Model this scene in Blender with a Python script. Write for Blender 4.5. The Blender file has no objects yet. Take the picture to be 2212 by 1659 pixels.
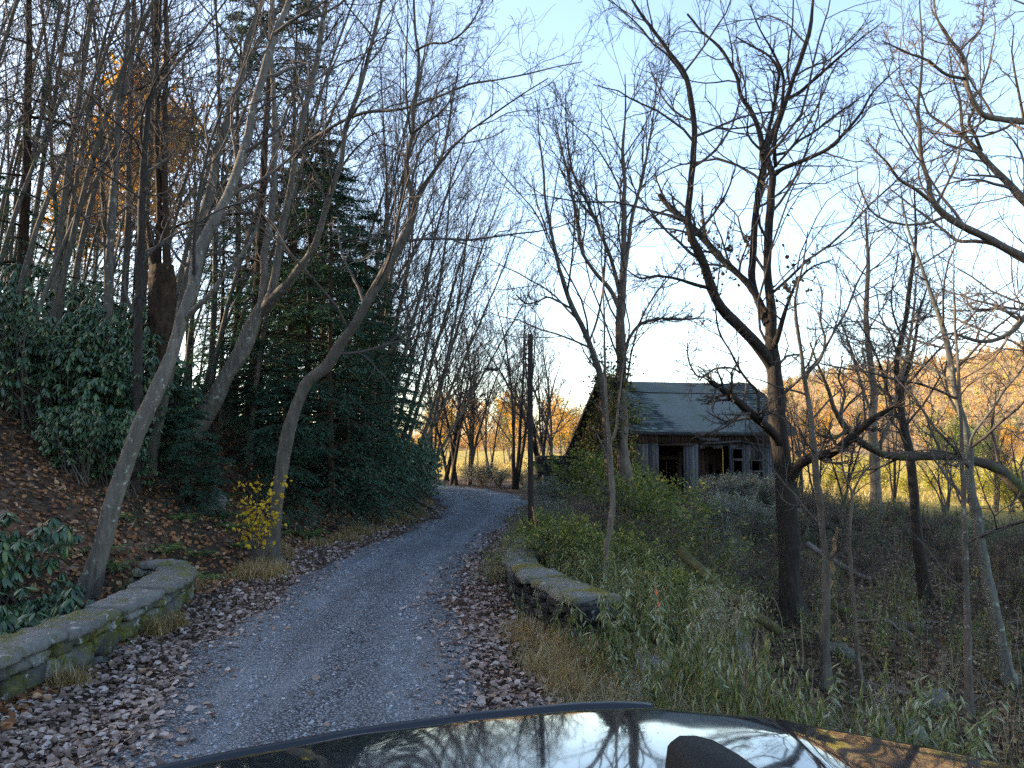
import bpy, math, random
import numpy as np
random.seed(5)
RS = np.random.default_rng(11)
SC = bpy.context.scene
COL = SC.collection
PI = math.pi
# picture measures: focal length, centre and horizon row of the photograph
F, CX, CY, HZ, EYE = 1661.0, 1106.0, 829.5, 960.0, 2.4
PITCH = math.atan((HZ - CY) / F)
cp, sp = math.cos(PITCH), math.sin(PITCH)

def P(px, py, D):
    """the place at forward distance D seen at a pixel"""
    u, v = (px - CX) / F, -(py - CY) / F
    d = np.array([u, cp - v * sp, sp + v * cp])
    return np.array([0, 0, EYE]) + d * (D / d[1])

def XP(px, D):
    return P(px, HZ, D)[0]

# ------------------------------------------------------------------ objects
def tag(o, label=None, cat=None, group=None, kind=None):
    if label: o['label'] = label
    if cat: o['category'] = cat
    if group: o['group'] = group
    if kind: o['kind'] = kind
    return o

def thing(name, loc, label, cat, group=None, rz=0.0):
    o = bpy.data.objects.new(name, None)
    COL.objects.link(o)
    o.location = [float(c) for c in loc]
    o.rotation_euler = (0, 0, rz)
    o.empty_display_size = 0.2
    return tag(o, label, cat, group)

def mesh(name, V, Fs, mat=None, smooth=False, mats=None, midx=None):
    """V (n,3); Fs: list of (m,k) int arrays"""
    me = bpy.data.meshes.new(name)
    V = np.asarray(V, dtype=np.float32)
    if not isinstance(Fs, list): Fs = [Fs]
    Fs = [np.asarray(f, dtype=np.int32) for f in Fs if len(f)]
    nl = sum(f.size for f in Fs); nf = sum(len(f) for f in Fs)
    me.vertices.add(len(V)); me.vertices.foreach_set('co', V.ravel())
    me.loops.add(nl); me.loops.foreach_set('vertex_index', np.concatenate([f.ravel() for f in Fs]))
    me.polygons.add(nf)
    sizes = np.concatenate([np.full(len(f), f.shape[1], dtype=np.int32) for f in Fs])
    starts = np.concatenate([[0], np.cumsum(sizes)[:-1]]).astype(np.int32)
    me.polygons.foreach_set('loop_start', starts)
    if smooth: me.polygons.foreach_set('use_smooth', np.ones(nf, dtype=bool))
    if mats:
        for m in mats: me.materials.append(m)
        me.polygons.foreach_set('material_index', np.asarray(midx, dtype=np.int32))
    elif mat: me.materials.append(mat)
    me.update(calc_edges=True); me.validate()
    return me

def obj(name, me, parent=None, loc=None):
    o = bpy.data.objects.new(name, me)
    COL.objects.link(o)
    if parent: o.parent = parent
    if loc is not None: o.location = [float(c) for c in loc]
    return o

def copy_tree(root, loc, rz=0.0, sc=1.0, label=None, group=None, tilt=(0, 0)):
    c = root.copy(); COL.objects.link(c)
    c.location = [float(v) for v in loc]; c.rotation_euler = (tilt[0], tilt[1], rz)
    c.scale = (sc, sc, sc) if not isinstance(sc, tuple) else sc
    if label: c['label'] = label
    if group: c['group'] = group
    for ch in root.children:
        k = ch.copy(); COL.objects.link(k); k.parent = c
        for g in ch.children:
            q = g.copy(); COL.objects.link(q); q.parent = k
    return c

class Geo:
    """collects pieces into one mesh"""
    def __init__(s): s.V = []; s.Q = []; s.T = []; s.n = 0
    def add(s, V, Q=None, T=None):
        V = np.asarray(V, dtype=float).reshape(-1, 3)
        if Q is not None and len(Q): s.Q.append(np.asarray(Q) + s.n)
        if T is not None and len(T): s.T.append(np.asarray(T) + s.n)
        s.V.append(V); s.n += len(V); return s
    def box(s, c, size, rz=0.0, rx=0.0, ry=0.0, jit=0.0):
        B = np.array([[x, y, z] for z in (-.5, .5) for y in (-.5, .5) for x in (-.5, .5)]) * np.array(size)
        if jit: B = B + RS.normal(0, jit, B.shape)
        B = B @ rot(rx, ry, rz).T + np.array(c)
        return s.add(B, [[0, 2, 3, 1], [4, 5, 7, 6], [0, 1, 5, 4], [2, 6, 7, 3], [0, 4, 6, 2], [1, 3, 7, 5]])
    def beam(s, a, b, w, h, up=(0, 0, 1)):
        a = np.array(a, float); b = np.array(b, float); t = b - a; L = np.linalg.norm(t); t /= L
        x = np.cross(t, up); x /= np.linalg.norm(x); z = np.cross(x, t)
        B = [c + sx * x * w / 2 + sz * z * h / 2 for c in (a, b) for sz in (-1, 1) for sx in (-1, 1)]
        return s.add(B, [[0, 1, 3, 2], [4, 6, 7, 5], [0, 4, 5, 1], [2, 3, 7, 6], [0, 2, 6, 4], [1, 5, 7, 3]])
    def tube(s, pts, rad, sides=8):
        V, Q = tubes([(np.array([pts], float), np.array([rad], float), sides)])
        return s.add(V, Q)
    def mesh(s, name, mat, smooth=False):
        fs = []
        if s.Q: fs.append(np.concatenate(s.Q))
        if s.T: fs.append(np.concatenate(s.T))
        return mesh(name, np.concatenate(s.V), fs, mat, smooth)

def rot(rx=0, ry=0, rz=0):
    a, b, c = math.cos(rx), math.cos(ry), math.cos(rz); d, e, f = math.sin(rx), math.sin(ry), math.sin(rz)
    X = np.array([[1, 0, 0], [0, a, -d], [0, d, a]]); Y = np.array([[b, 0, e], [0, 1, 0], [-e, 0, b]]); Z = np.array([[c, -f, 0], [f, c, 0], [0, 0, 1]])
    return Z @ Y @ X

def nrm(v): return v / np.maximum(np.linalg.norm(v, axis=-1, keepdims=True), 1e-9)

def tubes(batches):
    """[(pts[N,n,3], rad[N,n], sides)] -> verts, quads"""
    VV, QQ, off = [], [], 0
    for pts, rad, k in batches:
        N, n, _ = pts.shape
        if N == 0: continue
        T = np.empty_like(pts); T[:, 1:-1] = pts[:, 2:] - pts[:, :-2]; T[:, 0] = pts[:, 1] - pts[:, 0]; T[:, -1] = pts[:, -1] - pts[:, -2]
        T = nrm(T)
        m = np.abs(nrm(pts[:, -1] - pts[:, 0])); ref = np.eye(3)[np.argmin(m, axis=1)]
        A = nrm(np.cross(T, ref[:, None, :])); B = np.cross(T, A)
        th = np.arange(k) * 2 * PI / k
        ring = A[:, :, None, :] * np.cos(th)[None, None, :, None] + B[:, :, None, :] * np.sin(th)[None, None, :, None]
        V = pts[:, :, None, :] + ring * rad[:, :, None, None]
        idx = np.arange(N * n * k).reshape(N, n, k) + off
        a = idx[:, :-1, :]; b = np.roll(a, -1, axis=2); d = idx[:, 1:, :]; c = np.roll(d, -1, axis=2)
        QQ.append(np.stack([a, b, c, d], axis=-1).reshape(-1, 4)); VV.append(V.reshape(-1, 3)); off += N * n * k
    return np.concatenate(VV), np.concatenate(QQ)

def basis(nv, yaw):
    """rotation matrices whose local z is nv, spun by yaw; columns are local axes"""
    nv = nrm(nv); ref = np.where(np.abs(nv[:, 2:3]) < .9, np.array([[0, 0, 1.]]), np.array([[1., 0, 0]]))
    x = nrm(np.cross(ref, nv)); y = np.cross(nv, x)
    c, s = np.cos(yaw)[:, None], np.sin(yaw)[:, None]
    return np.stack([x * c + y * s, -x * s + y * c, nv], axis=-1)

def frames(xdir, up):
    """local x along xdir, local z near up"""
    x = nrm(xdir); y = nrm(np.cross(up, x)); z = np.cross(x, y)
    return np.stack([x, y, z], axis=-1)

def scatter(tv, tf, pos, R, s):
    tv = np.asarray(tv, float); N, k = len(pos), len(tv)
    s = np.asarray(s, float)
    if s.ndim == 1: s = np.repeat(s[:, None], 3, axis=1)
    V = np.einsum('nij,nkj->nki', R, tv[None] * s[:, None, :]) + np.asarray(pos)[:, None, :]
    tf = np.asarray(tf)
    return V.reshape(-1, 3), (tf[None] + (np.arange(N) * k)[:, None, None]).reshape(-1, tf.shape[1])

def leafgeo(tmpl, pos, R, s):
    return scatter(tmpl[0], tmpl[1], pos, R, s)

# leaf shapes, length 1 along x
LEAF_LONG = (np.array([[0, 0, 0], [.35, .16, -.02], [.75, .14, -.1], [1, 0, -.2], [.75, -.14, -.1], [.35, -.16, -.02], [.35, 0, .04], [.75, 0, -.04]]),
             np.array([[0, 6, 1, 1], [6, 7, 2, 1], [7, 3, 2, 2], [0, 5, 6, 6], [5, 4, 7, 6], [4, 3, 7, 7]]))
LEAF_LONG = (LEAF_LONG[0], np.array([[0, 6, 1], [6, 7, 2], [6, 2, 1], [7, 3, 2], [0, 5, 6], [5, 4, 7], [5, 7, 6], [4, 3, 7]]))
LEAF_FLAT = (np.array([[0, 0, 0], [.5, .3, .06], [1, 0, 0], [.5, -.3, .06]]), np.array([[0, 3, 2, 1]]))
LEAF_CURL = (np.array([[-.5, 0, .12], [-.1, .42, .16], [.5, .1, .14], [-.1, -.4, .2], [0, 0, 0], [.3, -.36, .08], [.25, .4, .05]]),
             np.array([[0, 4, 1], [1, 4, 6], [6, 4, 2], [2, 4, 5], [5, 4, 3], [3, 4, 0]]))

# ------------------------------------------------------------------ materials
def nd(nt, typ, **kw):
    n = nt.nodes.new(typ)
    for k, v in kw.items():
        if k in n.inputs:
            if hasattr(v, 'is_output'): nt.links.new(v, n.inputs[k])
            else: n.inputs[k].default_value = v
        else: setattr(n, k, v)
    return n

def newmat(name, rough=.85, spec=.25):
    m = bpy.data.materials.new(name); m.use_nodes = True
    nt = m.node_tree; b = nt.nodes['Principled BSDF']
    b.inputs['Roughness'].default_value = rough; b.inputs['Specular IOR Level'].default_value = spec
    return m, nt, b

def rgb(c): return (c[0], c[1], c[2], 1.0)

def ramp(nt, fac, stops, interp='LINEAR'):
    r = nt.nodes.new('ShaderNodeValToRGB'); cr = r.color_ramp; cr.interpolation = interp
    while len(cr.elements) < len(stops): cr.elements.new(.5)
    for e, (p, c) in zip(cr.elements, stops): e.position = p; e.color = rgb(c) if len(c) == 3 else c
    nt.links.new(fac, r.inputs['Fac']); return r.outputs['Color']

def mixc(nt, fac, a, b, mode='MIX'):
    n = nt.nodes.new('ShaderNodeMix'); n.data_type = 'RGBA'; n.blend_type = mode
    for s, v in ((n.inputs['Factor'], fac), (n.inputs['A'], a), (n.inputs['B'], b)):
        pass
    ins = [n.inputs[0], n.inputs[6], n.inputs[7]]
    for s, v in zip(ins, (fac, a, b)):
        if hasattr(v, 'is_output'): nt.links.new(v, s)
        elif isinstance(v, (int, float)): s.default_value = v
        else: s.default_value = rgb(v)
    return n.outputs[2]

def mth(nt, op, a, b=0.0, clamp=False):
    n = nt.nodes.new('ShaderNodeMath'); n.operation = op; n.use_clamp = clamp
    for i, v in enumerate((a, b)):
        if hasattr(v, 'is_output'): nt.links.new(v, n.inputs[i])
        else: n.inputs[i].default_value = v
    return n.outputs[0]

def coords(nt, scale=(1, 1, 1), which='Object'):
    t = nt.nodes.new('ShaderNodeTexCoord'); mp = nt.nodes.new('ShaderNodeMapping')
    mp.inputs['Scale'].default_value = scale
    nt.links.new(t.outputs[which], mp.inputs['Vector']); return mp.outputs['Vector']

def noise(nt, vec, scale, detail=4, rough=.6, out='Fac'):
    n = nd(nt, 'ShaderNodeTexNoise', Scale=scale, Detail=detail, Roughness=rough)
    if vec is not None: nt.links.new(vec, n.inputs['Vector'])
    return n.outputs[out]

def voro(nt, vec, scale, out='Distance', feature='F1', rnd=1.0):
    n = nd(nt, 'ShaderNodeTexVoronoi', Scale=scale, Randomness=rnd); n.feature = feature
    if vec is not None: nt.links.new(vec, n.inputs['Vector'])
    return n.outputs[out]

def bump(nt, b, h, strength=.5, dist=.02):
    n = nd(nt, 'ShaderNodeBump', Strength=strength, Distance=dist); nt.links.new(h, n.inputs['Height'])
    nt.links.new(n.outputs['Normal'], b.inputs['Normal'])

def setc(nt, b, c):
    if hasattr(c, 'is_output'): nt.links.new(c, b.inputs['Base Color'])
    else: b.inputs['Base Color'].default_value = rgb(c)

def leafmat(name, stops, trans=.3, rough=.6, patch=None, spec=.3):
    """leaf colours by leaf; a share of the light passes through"""
    m, nt, b = newmat(name, rough, spec)
    g = nt.nodes.new('ShaderNodeNewGeometry')
    f = g.outputs['Random Per Island']
    c = ramp(nt, f, stops)
    if patch:
        v = coords(nt); n = noise(nt, v, patch[0], 2)
        c = mixc(nt, mth(nt, 'MULTIPLY', ramp(nt, n, [(.42, (0, 0, 0)), (.6, (1, 1, 1))]), patch[2]), c, patch[1])
    setc(nt, b, c)
    if trans:
        t = nt.nodes.new('ShaderNodeBsdfTranslucent'); nt.links.new(c, t.inputs['Color'])
        mx = nd(nt, 'ShaderNodeMixShader', Fac=trans)
        nt.links.new(b.outputs[0], mx.inputs[1]); nt.links.new(t.outputs[0], mx.inputs[2])
        nt.links.new(mx.outputs[0], nt.nodes['Material Output'].inputs['Surface'])
    return m

def barkmat(name, dark, light, lichen=None, lich_amt=.5, furrow=14., deep=.02, moss=None):
    m, nt, b = newmat(name, .9, .15)
    v = coords(nt, (1, 1, .22)); v1 = coords(nt)
    n = mth(nt, 'ADD', mth(nt, 'MULTIPLY', noise(nt, v, furrow * 1.8, 7, .7), .75), mth(nt, 'MULTIPLY', voro(nt, v, furrow * 1.6, 'Distance', 'F1'), .3)); w = noise(nt, v1, 2.2, 5, .7)
    oi = nt.nodes.new('ShaderNodeObjectInfo')
    c = ramp(nt, n, [(.3, dark), (.68, light)])
    c = mixc(nt, ramp(nt, w, [(.42, (0, 0, 0)), (.62, (.75, .75, .75))]), c, tuple(x * .55 for x in light))
    c = mixc(nt, mth(nt, 'MULTIPLY', oi.outputs['Random'], .35), c, tuple(x * .5 for x in dark))
    if lichen:
        l = noise(nt, v1, 8.5, 7, .75)
        c = mixc(nt, ramp(nt, l, [(.56 + .1 * (1 - lich_amt), (0, 0, 0)), (.62 + .1 * (1 - lich_amt), (1, 1, 1))]), c, lichen)
    if moss:
        l = noise(nt, v1, 3.0, 4, .7)
        c = mixc(nt, ramp(nt, l, [(.5, (0, 0, 0)), (.62, (1, 1, 1))]), c, moss)
    setc(nt, b, c); bump(nt, b, n, 1.0, deep); return m

def plainmat(name, c, rough=.7, var=.25, scale=8., spec=.25):
    m, nt, b = newmat(name, rough, spec); v = coords(nt); n = noise(nt, v, scale, 5, .65)
    setc(nt, b, ramp(nt, n, [(.3, tuple(x * (1 - var) for x in c)), (.7, tuple(min(1, x * (1 + var)) for x in c))]))
    bump(nt, b, n, .3, .01); return m

M = {}
M['bark_grey'] = barkmat('bark_grey', (.05, .042, .034), (.2, .17, .14), (.36, .37, .31), .75, 9., .012)
M['bark_wood'] = barkmat('bark_wood', (.04, .034, .027), (.16, .135, .108), (.27, .27, .23), .45, 8., .01)
M['bark_dark'] = barkmat('bark_dark', (.010, .008, .007), (.062, .051, .043), None, 0, 16., .03)
M['bark_tan'] = barkmat('bark_tan', (.06, .05, .04), (.21, .17, .13), (.3, .3, .26), .3, 9., .01)
M['bark_brown'] = barkmat('bark_brown', (.012, .008, .006), (.085, .052, .034), None, 0, 7., .05)
M['bark_moss'] = barkmat('bark_moss', (.03, .027, .022), (.12, .1, .08), None, 0, 12., .02, (.07, .085, .025))
M['bark_lichen'] = barkmat('bark_lichen', (.06, .06, .052), (.17, .165, .14), (.26, .3, .22), .95, 9., .01)
M['twig'] = plainmat('twig', (.075, .062, .055), .9)
M['twig_light'] = plainmat('twig_light', (.16, .125, .1), .9)
# ------------------------------------------------------------------ terrain
ROAD = np.array([(-1.2, -14, 1.3), (-1.35, 2, 1.3), (-1.5, 5.86, 1.28), (-1.68, 6.87, 1.36), (-2.08, 9, 1.32), (-2.32, 12, 1.14), (-2.36, 16, 1.14), (-1.85, 20, .98), (-1.45, 24, .92),
                 (-1.15, 27.3, .95), (-1.1, 31.6, 1.45), (-1.5, 35.3, 1.7), (-2.6, 39.6, 1.6), (-4.6, 43.6, 1.4), (-7.5, 46.2, 1.4), (-11, 49.5, 1.5), (-15, 54, 1.6), (-20, 61, 1.6), (-27, 70, 1.6), (-40, 84, 1.6), (-80, 115, 1.7)], float)

def sstep(a, b, x):
    t = np.clip((x - a) / (b - a), 0, 1); return t * t * (3 - 2 * t)

def road_dist(x, y):
    x = np.asarray(x, float); y = np.asarray(y, float)
    best = np.full(x.shape, 1e9)
    for a, b in zip(ROAD[:-1], ROAD[1:]):
        dx, dy = b[0] - a[0], b[1] - a[1]
        t = np.clip(((x - a[0]) * dx + (y - a[1]) * dy) / (dx * dx + dy * dy), 0, 1)
        best = np.minimum(best, np.hypot(x - a[0] - t * dx, y - a[1] - t * dy))
    return best

_ph = np.random.default_rng(3).uniform(0, 6.28, (14, 2)); _kk = np.random.default_rng(4).normal(0, 1, (14, 2))
def rough_ground(x, y):
    z = np.zeros_like(x)
    for i in range(14):
        w = .25 * (1.35 ** i); k = _kk[i] / np.linalg.norm(_kk[i]) * w
        z = z + np.sin(x * k[0] + y * k[1] + _ph[i, 0]) * .16 / (1 + w * 1.2)
    return z

def is_left(x, y):
    xc = np.interp(y, ROAD[:, 1], ROAD[:, 0]); yr = np.interp(-x, -ROAD[::1, 0][10:], ROAD[10:, 1])
    return np.where(y < 43.6, x < xc, (x < -4.6) & (y < yr))

def hgt(x, y):
    x = np.asarray(x, float); y = np.asarray(y, float)
    d = road_dist(x, y); left = is_left(x, y)
    t = np.maximum(0, d - 2.9)
    zl = .50 * np.minimum(t, 6) + .44 * np.clip(t - 6, 0, 66) * sstep(0, 12, t)
    zl = zl - 1.45 * np.exp(-((y - 10.2) / 3.2) ** 2) * sstep(-4.9, -6.4, x) * sstep(-13, -8.2, x)
    zl = zl * (1 - sstep(80, 130, y) * .985) 
    dr = sstep(2.8, 7.5, d) * 1.35 + sstep(7.5, 22, d) * .35
    near = 1 - .85 * sstep(22, 38, y) * (1 - sstep(13, 22, x))
    zr = -dr * near - .25 * sstep(40, 120, y)
    # small gully of the creek
    zr = zr - .5 * np.exp(-((y - (9.5 - .15 * x)) / 1.6) ** 2) * sstep(2.5, 5, x) * (1 - sstep(16, 24, x))
    z = np.where(left, zl, zr)
    w = sstep(1.6, 3.2, d)
    z = z + rough_ground(x, y) * w * np.where(left, .9, .7)
    z = np.where(np.hypot(x, y) > 150, z * 1.0, z)
    return z * w - .02

def hz(x, y): return float(hgt(np.array([x]), np.array([y]))[0])

def ground_normal(x, y, e=.15):
    zx = (hgt(x + e, y) - hgt(x - e, y)) / (2 * e); zy = (hgt(x, y + e) - hgt(x, y - e)) / (2 * e)
    return nrm(np.stack([-zx, -zy, np.ones_like(x)], axis=-1))

def axis_pts(lo, hi, step, far, g=1.07):
    mid = list(np.arange(lo, hi + 1e-6, step)); a, s = mid[0], step
    out = []
    while a > far[0]: s *= g; a -= s; out.append(a)
    b, s = mid[-1], step; up = []
    while b < far[1]: s *= g; b += s; up.append(b)
    return np.array(out[::-1] + mid + up)

gx = axis_pts(-16, 20, .3, (-420, 900)); gy = axis_pts(0, 52, .34, (-120, 1200))
GX, GY = np.meshgrid(gx, gy)
GZ = hgt(GX.ravel(), GY.ravel())
ix = np.arange(len(gx) * len(gy)).reshape(len(gy), len(gx))
Q = np.stack([ix[:-1, :-1], ix[:-1, 1:], ix[1:, 1:], ix[1:, :-1]], axis=-1).reshape(-1, 4)

m, nt, b = newmat('ground', .95, .1)
v = coords(nt)
cells = voro(nt, v, 9.0, 'Color'); cb = nd(nt, 'ShaderNodeSeparateColor'); nt.links.new(cells, cb.inputs[0])
edge = voro(nt, v, 9.0, 'Distance')
litter = ramp(nt, cb.outputs[0], [(0, (.028, .018, .013)), (.35, (.075, .042, .026)), (.65, (.13, .07, .042)), (.88, (.19, .12, .085)), (1, (.25, .18, .14))])
big = noise(nt, v, .6, 4)
soil = ramp(nt, noise(nt, v, 3.0, 6), [(.35, (.02, .015, .012)), (.65, (.06, .045, .035))])
c1 = mixc(nt, ramp(nt, big, [(.4, (.15, .15, .15)), (.62, (.85, .85, .85))]), soil, litter)
mossn = ramp(nt, noise(nt, v, 1.1, 5, .7), [(.54, (0, 0, 0)), (.66, (1, 1, 1))])
c1 = mixc(nt, mth(nt, 'MULTIPLY', mossn, .45), c1, (.035, .05, .02))
grassc = ramp(nt, noise(nt, coords(nt, (1, .35, 1)), .9, 8, .75), [(.3, (.14, .115, .025)), (.5, (.3, .225, .05)), (.66, (.44, .33, .11)), (.8, (.24, .2, .045))])
pos = nd(nt, 'ShaderNodeSeparateXYZ'); nt.links.new(v, pos.inputs[0])
wob = mth(nt, 'MULTIPLY', noise(nt, v, .08, 4), 24.0)
fx = mth(nt, 'MULTIPLY', mth(nt, 'ADD', mth(nt, 'SUBTRACT', pos.outputs[0], 32.), wob), .12, True)
fy = mth(nt, 'MULTIPLY', mth(nt, 'ADD', mth(nt, 'SUBTRACT', pos.outputs[1], 72.), wob), .12, True)
c2 = mixc(nt, mth(nt, 'MAXIMUM', fx, fy), c1, grassc)
setc(nt, b, c2)
bump(nt, b, mth(nt, 'ADD', edge, noise(nt, v, 30., 3)), .9, .05)
M['ground'] = m
g = obj('ground', mesh('ground', np.stack([GX.ravel(), GY.ravel(), GZ], -1), Q, m, True)); tag(g, kind='structure')

# road sheet
def along(path, step):
    seg = np.hypot(np.diff(path[:, 0]), np.diff(path[:, 1])); s = np.concatenate([[0], np.cumsum(seg)])
    u = np.arange(0, s[-1], step)
    out = np.stack([np.interp(u, s, path[:, k]) for k in range(path.shape[1])], -1)
    for _ in range(6):
        out[1:-1] = .25 * out[:-2] + .5 * out[1:-1] + .25 * out[2:]
    return out
R_ = along(ROAD, .5); T_ = nrm(np.gradient(R_[:, :2], axis=0)); N_ = np.stack([-T_[:, 1], T_[:, 0]], -1)
nw = 17; off = np.linspace(-1, 1, nw)
edge_w = .14 * np.sin(np.arange(len(R_)) * .7) + .1 * np.sin(np.arange(len(R_)) * 1.9 + 1)
hw = R_[:, 2] + .35 + edge_w
RX = R_[:, 0:1] + N_[:, 0:1] * off * hw[:, None]; RY = R_[:, 1:2] + N_[:, 1:2] * off * hw[:, None]
RZ = np.broadcast_to(.045 - .02 * off[None] ** 2 - .025 * np.exp(-((np.abs(off[None]) - .5) / .16) ** 2), RX.shape).copy() + .006 * np.sin(RX * 5) * np.sin(RY * 3)
RZ[:, 0] = -.05; RZ[:, -1] = -.05
ix = np.arange(RX.size).reshape(RX.shape)
Q = np.stack([ix[:-1, :-1], ix[:-1, 1:], ix[1:, 1:], ix[1:, :-1]], axis=-1).reshape(-1, 4)[:, ::-1]
m, nt, b = newmat('gravel_road', .85, .25); v = coords(nt)
vc = voro(nt, v, 38., 'Color'); sc_ = nd(nt, 'ShaderNodeSeparateColor'); nt.links.new(vc, sc_.inputs[0]); vd = voro(nt, v, 38., 'Distance')
st = ramp(nt, sc_.outputs[0], [(0, (.10, .107, .12)), (.5, (.21, .222, .245)), (.85, (.3, .315, .345)), (1, (.4, .415, .435))])
st = mixc(nt, ramp(nt, vd, [(.25, (0, 0, 0)), (.6, (1, 1, 1))]), st, (.035, .036, .042))
wear = ramp(nt, noise(nt, coords(nt, (1.6, .35, 1)), 1.2, 5), [(.5, (0, 0, 0)), (.64, (1, 1, 1))])
fine = ramp(nt, noise(nt, v, 60., 4), [(.3, (.11, .118, .13)), (.7, (.24, .255, .28))])
at_ = nt.nodes.new('ShaderNodeAttribute'); at_.attribute_name = 'track'
tr_ = mth(nt, 'MULTIPLY', at_.outputs['Fac'], ramp(nt, noise(nt, coords(nt, (1.2, .5, 1)), 1.6, 6, .7), [(.35, (.1, .1, .1)), (.62, (1, 1, 1))]))
c = mixc(nt, mth(nt, 'MAXIMUM', mth(nt, 'MULTIPLY', wear, .6), mth(nt, 'MULTIPLY', tr_, .9)), st, fine)
c = mixc(nt, ramp(nt, noise(nt, v, 1.4, 6, .7), [(.56, (0, 0, 0)), (.72, (.55, .55, .55))]), c, (.075, .07, .07)); setc(nt, b, c)
bump(nt, b, mth(nt, 'SUBTRACT', 1.0, vd), .9, .03)
M['gravel'] = m
me = mesh('road', np.stack([RX.ravel(), RY.ravel(), RZ.ravel()], -1), Q, m, True); o = obj('road', me); tag(o, kind='structure')
tk = np.broadcast_to(np.exp(-((np.abs(off[None]) - .5) / .17) ** 2), RX.shape).ravel().astype(np.float32); me.attributes.new('track', 'FLOAT', 'POINT').data.foreach_set('value', tk.copy())

# loose stones on the road, near part
n = 14000
y = 2.5 + 15 * RS.random(n) ** 1.6; xc = np.interp(y, R_[:60, 1], R_[:60, 0]); w = np.interp(y, R_[:60, 1], hw[:60])
x = xc + RS.uniform(-1, 1, n) * w * .98
s = RS.uniform(.009, .02, n) * (1 + .6 * (RS.random(n) > .93))
tv = np.array([[1, 0, 0], [-.9, .2, 0], [0, 1, 0], [.1, -.9, 0], [0, 0, .75], [.5, .4, .5]]); tf = np.array([[0, 5, 4], [5, 2, 4], [2, 1, 4], [1, 3, 4], [3, 0, 4], [0, 2, 5]])
rz_ = np.interp(np.abs(x - xc) / w, [0, .5, 1], [.04, .02, -.02])
V, T = scatter(tv, tf, np.stack([x, y, rz_], -1), basis(nrm(RS.normal(0, .3, (n, 3)) + [0, 0, 1]), RS.uniform(0, 6.28, n)), s)
m, nt, b = newmat('stone_bits', .8, .3); gn = nt.nodes.new('ShaderNodeNewGeometry')
setc(nt, b, ramp(nt, gn.outputs['Random Per Island'], [(0, (.075, .08, .09)), (.5, (.19, .2, .225)), (.9, (.29, .305, .33)), (1, (.4, .41, .43))]))
tag(obj('gravel', mesh('gravel', V, T, m)), kind='stuff')

# far hill with its woods
def ridge(px):  # picture row of the skyline
    return np.interp(px, [600, 900, 1200, 1400, 1560, 1700, 1788, 1908, 1995, 2075, 2162, 2212, 2600, 3400, 5200], [948, 944, 938, 925, 880, 822, 800, 786, 776, 766, 750, 740, 690, 700, 800])
na, nb = 90, 26
pxs = np.linspace(300, 5200, na); HP = []
for i in range(nb):
    t = i / (nb - 1); D = 330 + 350 * t
    X = (pxs - CX) / F * D
    zr = EYE + (HZ - (ridge(pxs) + 16)) / F * 600
    z = -2.2 + (zr + 2.2) * np.clip(t / .72, 0, 1) ** 1.15 * (1 - .25 * max(0, t - .72) / .28)
    HP.append(np.stack([X, np.full(na, D), z], -1))
HP = np.array(HP); ix = np.arange(na * nb).reshape(nb, na)
Q = np.stack([ix[:-1, :-1], ix[:-1, 1:], ix[1:, 1:], ix[1:, :-1]], axis=-1).reshape(-1, 4)
m = plainmat('hill_soil', (.3, .2, .1), .95, .4, .05)
tag(obj('hill', mesh('hill', HP.reshape(-1, 3), Q, m, True)), kind='structure')

def crown_cloud(n, rx, rz, rng, lump=5):
    """points in an uneven crown: several lumps, hollow between"""
    c = rng.normal(0, 1, (lump, 3)); c = nrm(c) * rng.uniform(.25, .62, (lump, 1)); c[:, 2] *= .9
    k = rng.integers(0, lump, n); p = rng.normal(0, 1, (n, 3)); p = nrm(p) * (rng.random((n, 1)) ** .45) * rng.uniform(.3, .5, (lump, 1))[k]
    return (c[k] + p) * [rx, rx, rz]

n = 6500
rw = RS.random(n); pxr = 820 + RS.random(n) ** 1.15 * 2100; t = RS.random(n) ** .8
col_k = RS.choice(7, n, p=[.42, .2, .11, .09, .05, .06, .07])
pal = np.array([(.36, .24, .11), (.30, .20, .10), (.42, .21, .05), (.44, .31, .06), (.36, .15, .05), (.10, .14, .03), (.27, .26, .06)])
tp = np.array([[0, 0, 0], [1, .3, .1], [.4, .9, -.2]]); tf = np.array([[0, 1, 2]])
allp, alls, allc = [], [], []
for i in range(n):
    D = 330 + 350 * t[i]; tt = t[i]; px = pxr[i]
    zr = EYE + (HZ - (float(ridge(px)) + 16)) / F * 600
    z0 = -2.2 + (zr + 2.2) * min(1, tt / .72) ** 1.15
    h = RS.uniform(6, 10.5); k = (80 if tt > .25 else 110) if px < 2300 else 20
    pts = crown_cloud(k, RS.uniform(2.0, 3.2), h * .5, RS) + [(px - CX) / F * D, D, z0 + h * .55]
    allp.append(pts); alls.append(RS.uniform(.3, .75, k)); c = pal[col_k[i]] * RS.uniform(.75, 1.2)
    allc.append(np.clip(c * RS.uniform(.8, 1.2, (k, 1)), 0, 1))
allp = np.concatenate(allp); alls = np.concatenate(alls); allc = np.concatenate(allc)
V, T = scatter(tp, tf, allp, basis(RS.normal(0, 1, allp.shape), RS.uniform(0, 6.28, len(allp))), alls)
m, nt, b = newmat('far_foliage', .9, .1); at = nt.nodes.new('ShaderNodeAttribute'); at.attribute_name = 'col'
setc(nt, b, at.outputs['Color'])
me = mesh('forest', V, T, m)
a = me.color_attributes.new('col', 'FLOAT_COLOR', 'POINT')
cc = np.concatenate([np.repeat(allc, 3, axis=0), np.ones((len(V), 1))], -1); a.data.foreach_set('color', cc.astype(np.float32).ravel())
tag(obj('forest', me), kind='stuff')
M['far_foliage'] = m
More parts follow.
